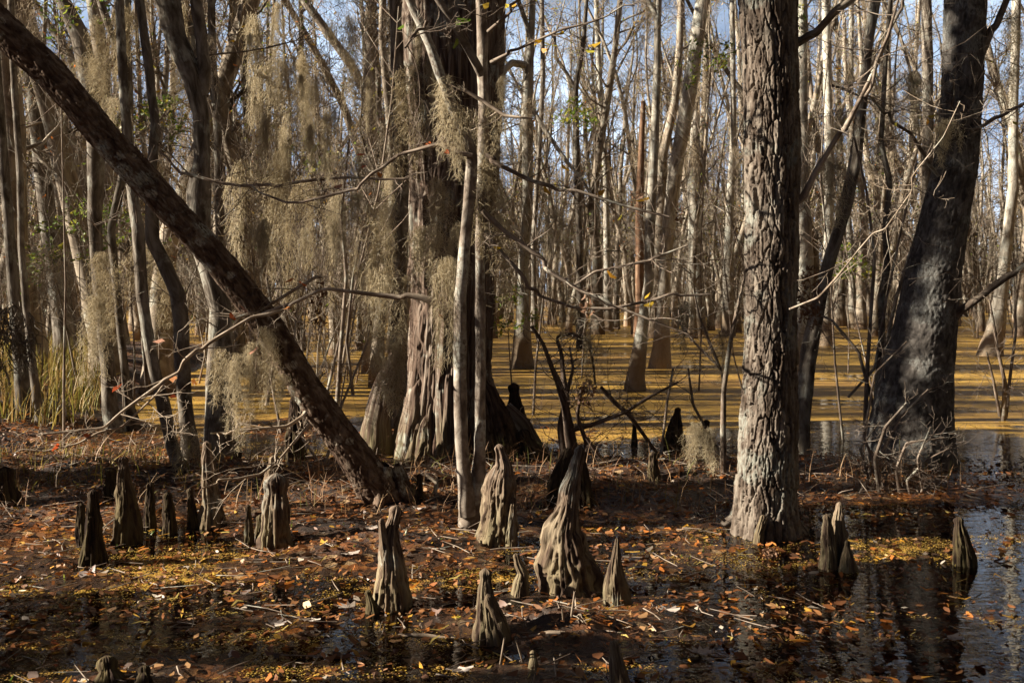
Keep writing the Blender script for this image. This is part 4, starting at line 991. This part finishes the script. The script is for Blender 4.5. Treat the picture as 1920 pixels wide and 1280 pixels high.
# the far wood that reads as one mass, and an unseen wood added for shade
def woods(name, label, wx, wy, hr, nb, tw, mosses=0, shade_drapes=()):
    NP = len(wx); mb = MB(); k = 5; t = np.linspace(0, 1, k)
    hh = rng.uniform(*hr, NP); r0 = rng.uniform(.06, .17, NP)
    ln = rng.normal(0, .07, (NP, 2))
    P = np.zeros((NP, k, 3)); P[..., 2] = t[None] * hh[:, None] - .3
    for c, b in ((0, wx), (1, wy)): P[..., c] = b[:, None] + ln[:, c][:, None] * P[..., 2] + rng.normal(0, .22, (NP, k))
    R = r0[:, None] * (1.25 - t[None] * 1.05)
    mb.tubes(P, R, 6)
    bi = np.repeat(np.arange(NP), nb); bt = rng.uniform(.36 if name == 'added_shade_woods' else .2, 1, NP * nb)
    f = bt * (k - 1); i0 = np.minimum(f.astype(int), k - 2); w = (f - i0)[:, None]
    B0 = P[bi, i0] * (1 - w) + P[bi, i0 + 1] * w
    a = rng.uniform(0, 6.28, NP * nb); L = rng.uniform(.8, 2.6, NP * nb)
    D = np.stack([np.cos(a), np.sin(a), rng.uniform(-.2, 1.2, NP * nb)], -1) * L[:, None]
    BP = np.stack([B0, B0 + D * .5 + rng.normal(0, .15, D.shape), B0 + D + rng.normal(0, .2, D.shape)], 1)
    def outside(T):          # keeps twigs of the added shading wood out of view
        return ~((np.abs(T[..., 0]) < .60 * T[..., 1] + .2) & (T[..., 2] < 1.9 + .32 * T[..., 1])).any(1)
    if name == 'added_shade_woods': BP = BP[outside(BP)]
    mb.tubes(BP, np.tile(np.array([.03, .018, .008]), (len(BP), 1)), 3)
    ti = rng.integers(0, len(BP), NP * nb * tw); u = rng.uniform(.3, 1, len(ti))[:, None]
    T0 = BP[ti, 0] * (1 - u) + BP[ti, 2] * u
    TP = np.stack([T0, T0 + rng.normal(0, .35, T0.shape) + [0, 0, .1], T0 + rng.normal(0, .6, T0.shape) + [0, 0, .15]], 1)
    if name == 'added_shade_woods': TP = TP[outside(TP)]
    mb.tubes(TP, np.tile(np.array([.011, .008, .005]), (len(TP), 1)), 3)
    rs = np.random.default_rng(3)
    for q in range(mosses):
        moss_strands(mb, BP[rs.integers(0, len(BP)), 1], rs.uniform(.6, 1.5), .2, 60, rs, th=.008, fl=(.15, .4), k=4)
    for p in shade_drapes: moss_strands(mb, np.array(p), rs.uniform(.5, 1.0), .22, 260, rs, th=.005, fl=(.12, .3), k=4)
    return tag(mb.build(name, M['swamp' if name == 'added_shade_woods' else 'far']), label, 'woods', kind='stuff')
NP = 1750
far_y = 56 + 90 * rng.random(NP) ** .8
woods('far_woods', 'mass of far bare trunks closing the swamp behind', (rng.uniform(-200, 2120, NP) - 960) / F * far_y, far_y, (8, 16), 12, 3)
rr_ = random.Random(77)
NW = 1700
wx = rng.uniform(-34, 34, NW); wy = rng.uniform(-26, 42, NW)
out = (np.abs(wx) > .60 * np.maximum(wy, 0) + 2.6) & (wx ** 2 + wy ** 2 > 12)
thin = np.where((wx < 0) & (wy > -9), rng.random(NW) < np.where(wy > 12.5, .19, np.where(wy > 8.2, .08, .03)), rng.random(NW) < .85)
out &= thin
woods('added_shade_woods', 'unseen bare wood with hanging moss added round the camera to shade the swamp', np.concatenate([wx[out], [-4.6, -5.4, -4.9, -4.9, -5.8, -7, -8.4, -6.4]]), np.concatenate([wy[out], [3.75, 6.9, 3.2, 7.95, 7.55, 7.75, 7.3, 7.4]]), (12, 19), 30, 5, 260,  # unseen wood, added to cut sky light; last listed trees placed for shade
      [(rr_.uniform(-5.6, -3.7), rr_.uniform(2.7, 4.6), rr_.uniform(3.8, 5.0)) for q in range(13)] + [(rr_.uniform(-4.4, -3.7), rr_.uniform(6.0, 7.3), rr_.uniform(.7, 1.7)) for q in range(7)]  # moss hung out of view, added to cast shade into the scene
      + [(rr_.uniform(-6.4, -5), rr_.uniform(6.0, 6.8), rr_.uniform(3.3, 5.0)) for q in range(12)] + [(rr_.uniform(-4.4, -3.8), rr_.uniform(3.6, 4.6), rr_.uniform(1.1, 1.9)) for q in range(5)]
      + [(rr_.uniform(-5.4, -4), rr_.uniform(3.0, 4.9), rr_.uniform(3.2, 4.1)) for q in range(9)]
      + [(rr_.uniform(-6.6, -4.7), rr_.uniform(7.4, 8.3), rr_.uniform(4.7, 8.6)) for q in range(34)])

for i in range(17):
    px = random.uniform(960, 1900) if i < 8 else random.uniform(480, 740); Yd = random.uniform(9.5, 15); by = HY + CH * F / Yd
    root = thing('bare_sapling', 'thin bare sapling whip standing in the shallows ' + zone(px), 'sapling', (at(px, by, Yd)[0], Yd, 0), 'bare sapling whips ' + zone(px))
    g = Grow(1200 + i); mb = MB(); b0 = np.array(root.location)
    g.limb(b0 - [0, 0, .15], (random.gauss(0, .25), random.gauss(0, .1), 1), random.uniform(2.5, 5.5), random.uniform(.010, .017), 0, up=.3, wig=.16, kids=(12, 6), rmin=.0024, sides=(6, 4, 3, 3))
    g.flush(mb); mb.build('stem', M['twig'], root)

# ---------------------------------------------------------------- leaf litter, duckweed, grass
def wedge(n, y0, y1, margin=1.12):
    yy = np.sqrt(rng.uniform(y0 ** 2, y1 ** 2, n)); xx = rng.uniform(-.515, .515, n) * yy * margin
    return xx, yy

# duckweed fronds on the near water
n = 560000
x, y = wedge(n, 3.4, 10)
p = np.stack([x * .8, y * 1.3, x * 0], -1)
d = fbm(p * 1.3, 41, 4) * .9 + fbm(p * 7, 43, 3) * 1.0 + fbm(p * 26, 44, 2) * .5
keep = (d > rng.uniform(.12, .85, n)) & (bank(x, y) < .012)
x, y = x[keep], y[keep]; n = len(x)
s = rng.uniform(.0022, .0052, n)
mb = MB()
a = rng.uniform(0, 6.28, n); tl = rng.normal(0, .12, (n, 2))
q = np.array([0, .5, 1, 1.5]) * PI
V = np.zeros((n, 4, 3))
V[..., 0] = x[:, None] + np.cos(a[:, None] + q) * s[:, None]
V[..., 1] = y[:, None] + np.sin(a[:, None] + q) * s[:, None]
V[..., 2] = .0045 + (np.cos(a[:, None] + q) * tl[:, :1] + np.sin(a[:, None] + q) * tl[:, 1:]) * s[:, None]
mb.add(V, np.arange(n * 4).reshape(n, 4), None, np.repeat(rng.random(n), 4))
tag(mb.build('duckweed', M['duck'], smooth=False), 'specks of yellow duckweed floating on the dark water', 'duckweed', kind='stuff')

# leaf litter: on the bank, on the bottom, afloat
def litter(n, y0, y1, size, asp, zfun, keepf, mat, name, label, cat, curl=.25):
    x, y = wedge(n, y0, y1); b = bank(x, y); k = keepf(x, y, b); x, y, b = x[k], y[k], b[k]; n = len(x)
    L = np.clip(np.exp(rng.normal(-.15, .45, n)), .3, 1.7) * size
    mb = MB(); mb.leaves(np.stack([x, y, zfun(b, n)], -1), L, L * rng.uniform(*asp, n), rng.uniform(0, 6.28, n), rng.normal(0, .22, n), rng.normal(0, .35, n), rng.normal(0, curl, n))
    return tag(mb.build(name, M[mat]), label, cat, kind='stuff')
litter(42000, 3.4, 11, .034, (.35, .75), lambda b, n: b + rng.uniform(.004, .03, n), lambda x, y, b: b > rng.uniform(-.02, .03, len(b)), 'litter', 'leaf_litter', 'brown leaf litter covering the muddy bank', 'leaves')
litter(19000, 3.4, 9, .034, (.3, .7), lambda b, n: np.full(n, .006) + rng.uniform(0, .006, n), lambda x, y, b: (b < .0) & (fbm(np.stack([x, y, x * 0], -1) * 1.6, 71, 3) > rng.uniform(-.3, .25, len(b))), 'litter', 'floating_leaves', 'russet leaves floating among duckweed', 'leaves', .15)
litter(26000, 3.4, 8, .055, (.5, .9), lambda b, n: b + rng.uniform(.003, .012, n), lambda x, y, b: b < -.02, 'litter', 'sunken_leaves', 'reddish leaves lying under the shallow water', 'leaves', .1)
litter(1300, 3.4, 7, .05, (.13, .24), lambda b, n: np.maximum(b, .004) + rng.uniform(.004, .012, n), lambda x, y, b: (b < .03) & (rng.random(len(b)) < .8), 'goldleaf', 'willow_leaves', 'narrow golden leaves strewn over the foreground water', 'leaves', .35)

# single fallen leaves that stand out
big = [(445, 1130, 'curled gold'), (437, 1118, 'curled gold'), (745, 1140, 'bright orange'), (968, 1052, 'flame orange'), (1350, 1090, 'orange'), (1420, 1190, 'orange'), (1440, 1210, 'orange'), (1390, 1250, 'golden'), (1460, 1195, 'golden'), (1505, 1200, 'golden'),
       (1790, 1125, 'golden'), (1810, 1128, 'orange'), (1170, 1190, 'golden'), (1215, 1215, 'golden'), (1240, 1222, 'orange'), (300, 1125, 'orange'), (330, 1125, 'tan'), (205, 1090, 'tan'), (55, 1110, 'golden'), (560, 1160, 'golden'), (640, 1255, 'golden'), (860, 1040, 'orange'), (600, 1065, 'golden'), (1520, 1148, 'rust'), (1240, 1055, 'golden'), (1340, 1010, 'golden')]
mbs = {}
for i, (px, py, c) in enumerate(big):
    Yd = depth(py); p = at(px, py, Yd)
    mb = MB(); L = random.uniform(.06, .10)
    mb.leaves(np.zeros((1, 3)), np.array([L]), np.array([L * random.uniform(.12, .2)]), np.array([random.uniform(0, 3.1)]), np.array([.05]), np.array([random.uniform(-.3, .3)]), random.choice([-.4, .3, .45, .2]))
    o = mb.build('fallen_leaf', M['goldleaf']); o.location = (p[0], p[1], max(0, float(bank(np.array([p[0]]), np.array([p[1]]))[0])) + .014)
    tag(o, 'slender gold-orange fallen leaf lying on the foreground duckweed', 'leaf', 'slender gold leaves on the water')

# pale dry oak-like leaves, lobed
def lobed(px, py, label, mat='brownleaf', size=.09):
    Yd = depth(py); p = at(px, py, Yd); mb = MB()
    n = 5; yw = np.linspace(-1.3, 1.3, n) + random.uniform(0, 6)
    pos = np.stack([np.cos(yw) * size * .3, np.sin(yw) * size * .3, np.zeros(n)], -1)
    mb.leaves(pos, np.full(n, size * .7), np.full(n, size * .3), yw, np.full(n, .15), rng.uniform(-.3, .3, n), .2)
    o = mb.build('dry_leaf', M[mat]); o.location = (p[0], p[1], max(0, float(bank(np.array([p[0]]), np.array([p[1]]))[0])) + .02)
    return tag(o, label, 'leaf')
M['paleleaf'] = leafmat('bleached_leaf', [(0, (.50, .42, .36)), (.5, (.58, .50, .42)), (1, (.44, .36, .32))], .6, .3)
for px, py, lb in [(655, 1145, 'bleached lobed leaf left of the two-tipped knee'), (582, 1168, 'bleached lobed leaf at lower left of the two-tipped knee'), (1312, 1232, 'pale lobed leaf floating in dark water at lower right'),
                   (1252, 1152, 'bleached leaf right of the pointed knee'), (690, 1028, 'pale dry leaf on the litter behind the two-tipped knee'), (655, 1058, 'pale pinkish leaf at the litter edge'), (782, 972, 'white curled leaf at the leaning trunk foot'), (512, 1178, 'small cream leaf on duckweed'), (1780, 1202, 'oval pale leaf in the dim right water'), (860, 1262, 'pale shell-like leaf at the bottom edge')]:
    lobed(px, py, lb, 'paleleaf')

# a curled yellow leaf, a bur-like clump, nests of dead leaves
def clump(name, label, cat, px, py, Yd, r, mat, n=160, flat=1.0, ln=.05):
    p = at(px, py, Yd); rs = rng.normal(0, 1, (n, 3)); rs /= np.linalg.norm(rs, axis=1, keepdims=True); rs *= (r * rng.uniform(.3, 1, n) ** .5)[:, None]; rs[:, 2] *= flat
    rs *= np.array([.9, .9, 1.5]) * (1 if name == 'leaf_ball' else 1.25); n2 = n if name == 'leaf_ball' else int(n * .55); rs = rs[:n2]; n = n2
    mb = MB(); mb.leaves(rs, rng.uniform(.6, 1.3, n) * ln, rng.uniform(.3, .6, n) * ln, rng.uniform(0, 6.28, n), rng.uniform(-1.5, 1.5, n), rng.uniform(-1.5, 1.5, n), .4)
    o = mb.build(name, M[mat]); o.location = p
    return tag(o, label, cat)
clump('leaf_ball', 'brown bur-like leaf ball floating near the ridged tree foot', 'leaf ball', 1443, 1046, 5.6, .055, 'brownleaf', 260, .7, .025)
clump('leaf_ball', 'pale yellow crumpled leaf left of the conical knee', 'leaf', 856, 1166, 4.5, .022, 'yellow', 30, .9, .03)
clump('dead_leaves', 'brown dead-leaf nest caught between ridged tree and slim leaning tree', 'dead leaves', 1516, 560, 8.6, .10, 'brownleaf', 240, 1.6, .06)
clump('dead_leaves', 'dark leaf bundle hanging on the branch over golden water', 'dead leaves', 1102, 566, 6.1, .05, 'brownleaf', 70, 1.0, .04)
clump('dead_leaves', 'dark leaf bundle hanging beside the pale low branch left of the cypress', 'dead leaves', 597, 575, 6.6, .06, 'brownleaf', 90, 1.6, .045)
clump('dead_leaves', 'small brown leaf bundle hanging in front of the middle grey trunks', 'dead leaves', 1195, 378, 6.3, .04, 'brownleaf', 50, 1.3, .035)
clump('dead_leaves', 'dead leaf bundle on the branch end left of the leaning grey trunk', 'dead leaves', 1275, 405, 6.2, .035, 'brownleaf', 40, 1.1, .035)
clump('dead_leaves', 'shaggy brown debris hung on the dead shrub', 'dead leaves', 1100, 738, 8.1, .09, 'brownleaf', 130, .6, .05)

# grasses
def blades(name, label, n, xr, yr, hr, mat, cond, lean=.5, wd=.006):
    x = rng.uniform(*xr, n); y = rng.uniform(*yr, n); b = bank(x, y); k = cond(x, y, b); x, y, b = x[k], y[k], b[k]; n = len(x)
    h = rng.uniform(*hr, n); a = rng.uniform(0, 6.28, n); l = np.abs(rng.normal(0, lean, n))
    P = np.zeros((n, 4, 3))
    for j, t in enumerate((0, .4, .75, 1.0)):
        P[:, j, 0] = x + np.cos(a) * l * h * t ** 1.8; P[:, j, 1] = y + np.sin(a) * l * h * t ** 1.8
        P[:, j, 2] = np.maximum(b, -.03) - .01 + h * t * (1 - .28 * np.minimum(l, 1.6) * t)
    sd = np.stack([-np.sin(a + rng.normal(0, .6, n)), np.cos(a), np.zeros(n)], -1)[:, None, :] * np.ones((1, 4, 1))
    W = wd * rng.uniform(.6, 1.4, (n, 1)) * np.array([1, .9, .6, .12])
    mb = MB(); mb.ribbons(P, W, sd)
    return tag(mb.build(name, M[mat]), label, 'grass', kind='stuff')
blades('marsh_grass', 'sunlit yellow-green marsh grass at the left behind dark trunks', 15000, (-13, -4.6), (10, 21), (.15, .5), 'grass', lambda x, y, b: (b > .06) & (x < -.385 * y - .3), .5, .011)
blades('dry_grass', 'broken dry stalks and grass on the muddy bank', 4200, (-4.5, 3.3), (6.4, 9.6), (.06, .3), 'drygrass', lambda x, y, b: (b > .02) & (fbm(np.stack([x, y, x * 0], -1) * 1.8, 91, 3) > -.1), .9, .005)
blades('bank_grass', 'green and tan grass tufts on the left bank', 520, (-4.6, -2.2), (7.0, 9.0), (.06, .22), 'grass', lambda x, y, b: b > .03, .8, .007)
blades('sprouts', 'small green sprouts poking through the duckweed', 500, (-2.4, 2.4), (3.6, 6.5), (.02, .05), 'green', lambda x, y, b: (b > -.06) & (fbm(np.stack([x, y, x * 0], -1) * 2, 95, 3) > .12), .9, .007)
# fallen twigs on the bank
n = 1900; x = rng.uniform(-4, 3.5, n); y = rng.uniform(3.6, 9.8, n); b = bank(x, y); kk = b > np.where(y < 6.2, -.012, .0); x, y, b = x[kk], y[kk], b[kk]; n = len(x)
a = rng.uniform(0, 6.28, n); L = rng.uniform(.05, .35, n) * np.where(y < 6.2, .7, 1); rise = rng.uniform(0, .35, n) * np.where(y < 6.2, .4, 1)
P = np.stack([np.stack([x + np.cos(a) * L * (t - .5) + rng.normal(0, .01, n), y + np.sin(a) * L * (t - .5), b + .02 + L * rise * t], -1) for t in (0, .5, 1.0)], 1)
mb = MB(); mb.tubes(P, np.tile(np.array([.0032, .0026, .0014]), (n, 1)), 4)
tag(mb.build('twig_litter', M['twig']), 'broken twigs littering the bank', 'twigs', kind='stuff')

# understorey leaves: yellow-green leafy sprays on the left
for i, (px, py, Yd, lb) in enumerate([(250, 240, 13, 'yellow-green leafy sapling lit behind the leaning trunk'), (300, 250, 14, 'green leafed sapling close to the curving tree'), (78, 540, 12.5, 'bright yellow-green leafy shrub behind the thin dark left tree'), (150, 470, 14, 'yellow leafed shrub left of the tall crossing tree'), (1590, 520, 18, 'bright yellow-green leaves between slim leaning tree and broad trunk'), (120, 60, 9, 'green leaves hanging at the top left corner behind the leaning trunk'), (235, 480, 12, 'yellow-green leafy whip left of the grey leaning tree'), (1090, 250, 17, 'light green leafy treelet in the open middle'), (1310, 130, 15, 'bright green leaf spray on the leaning grey trunk'),
        (1470, 60, 14, 'yellow-green leaf spray above the ridged tree'), (960, 620, 15, 'pale green leafy whip right of the cypress'), (560, 300, 15, 'yellow-green leafy treelet in the moss curtain')]):
    base = at(px, py, Yd); g = Grow(700 + i); root = thing('leafy_sapling', lb, 'sapling', (base[0], base[1], 0))
    hgt = base[2] + .3
    g.limb((base[0], base[1], -.1), (0, 0, 1), max(.5, hgt), .014, 0, up=.6, wig=.1, kids=(0,))
    for q in range(5): g.limb((base[0], base[1], hgt - .5 * random.random()), (random.gauss(0, 1), random.gauss(0, 1), .4), .45, .005, 1, kids=(4, 4), maxlev=3)
    tips = g.tips(); tips = tips[tips[:, 2] > hgt - .8]; mb = MB(); g.flush(mb); mb.build('stems', M['twig'], root)
    n = 170; mb = MB(); b = tips[rng.integers(0, len(tips), n)] + rng.normal(0, .04, (n, 3)); sz = .0045 * Yd
    mb.leaves(b, rng.uniform(.8, 1.5, n) * sz, rng.uniform(.4, .7, n) * sz, rng.uniform(0, 6.28, n), rng.uniform(-1, 1, n), rng.uniform(-1, 1, n), .2)
    mb.build('leaves', M['green'], root)

# ---------------------------------------------------------------- light, sky, camera
SUN_EL, SUN_AZ = math.radians(26), math.radians(5)     # from the left, a touch from the camera's side
sd = np.array([-math.cos(SUN_EL) * math.cos(SUN_AZ), -math.cos(SUN_EL) * math.sin(SUN_AZ), math.sin(SUN_EL)])
sun = bpy.data.lights.new('sun', 'SUN'); sun.energy = 5; sun.angle = math.radians(.5); sun.color = (1, .91, .77)
so = bpy.data.objects.new('sun', sun); COL.objects.link(so)
from mathutils import Vector
so.rotation_euler = Vector(sd).to_track_quat('Z', 'Y').to_euler(); so.location = (-20, -5, 15)
w = bpy.data.worlds.new('World'); scene.world = w; w.use_nodes = True
nt = w.node_tree; nt.nodes.clear()
sky = nt.nodes.new('ShaderNodeTexSky'); sky.sky_type = 'NISHITA'; sky.sun_disc = False
sky.sun_elevation = SUN_EL; sky.sun_rotation = math.atan2(sd[0], sd[1]); sky.air_density = .14; sky.dust_density = .3
tc = nt.nodes.new('ShaderNodeTexCoord'); mp = nt.nodes.new('ShaderNodeMapping'); mp.inputs['Scale'].default_value = (1, 1, 2.6)
ns = nt.nodes.new('ShaderNodeTexNoise'); ns.inputs['Scale'].default_value = 3.2; ns.inputs['Detail'].default_value = 6
rp = nt.nodes.new('ShaderNodeMapRange'); rp.inputs[1].default_value = .32; rp.inputs[2].default_value = .62; rp.inputs[4].default_value = .95
mx = nt.nodes.new('ShaderNodeMix'); mx.data_type = 'RGBA'; mx.inputs[7].default_value = (7.6, 9.6, 12.4, 1)
bg = nt.nodes.new('ShaderNodeBackground'); bg.inputs['Strength'].default_value = .05
ou = nt.nodes.new('ShaderNodeOutputWorld')
L = nt.links.new
L(tc.outputs['Generated'], mp.inputs[0]); L(mp.outputs[0], ns.inputs['Vector']); L(ns.outputs['Fac'], rp.inputs[0]); 
sx = nt.nodes.new('ShaderNodeSeparateXYZ'); L(tc.outputs['Generated'], sx.inputs[0])   # the cloud bank lies low, ahead
lo = nt.nodes.new('ShaderNodeMapRange'); lo.inputs[1].default_value = .50; lo.inputs[2].default_value = .15; L(sx.outputs[2], lo.inputs[0])
fw = nt.nodes.new('ShaderNodeMapRange'); fw.inputs[1].default_value = .1; fw.inputs[2].default_value = .6; L(sx.outputs[1], fw.inputs[0])
m1 = nt.nodes.new('ShaderNodeMath'); m1.operation = 'MULTIPLY'; L(lo.outputs[0], m1.inputs[0]); L(fw.outputs[0], m1.inputs[1])
m2 = nt.nodes.new('ShaderNodeMath'); m2.operation = 'MULTIPLY'; L(m1.outputs[0], m2.inputs[0]); L(rp.outputs[0], m2.inputs[1])
L(m2.outputs[0], mx.inputs[0])
L(sky.outputs[0], mx.inputs[6]); L(mx.outputs[2], bg.inputs[0]); L(bg.outputs[0], ou.inputs[0])

cam = bpy.data.cameras.new('camera'); co = bpy.data.objects.new('camera', cam); COL.objects.link(co)
co.location = (0, 0, CH); co.rotation_euler = (math.radians(90), 0, 0)
cam.sensor_width = 36; cam.lens = 36 * F / 1920; cam.shift_y = -(640 - HY) / 1920; cam.clip_end = 1500; cam.clip_start = .05
cam.dof.use_dof = True; cam.dof.focus_distance = 6.6; cam.dof.aperture_fstop = 9
scene.camera = co
vs = scene.view_settings; vs.view_transform = 'Standard'; vs.look = 'None'; vs.exposure = 1.75; vs.gamma = 1
scene.cycles.max_bounces = 6; scene.cycles.transparent_max_bounces = 8; scene.cycles.diffuse_bounces = 2; scene.cycles.glossy_bounces = 3
scene.cycles.use_denoising = True
scene.cycles.caustics_reflective = False
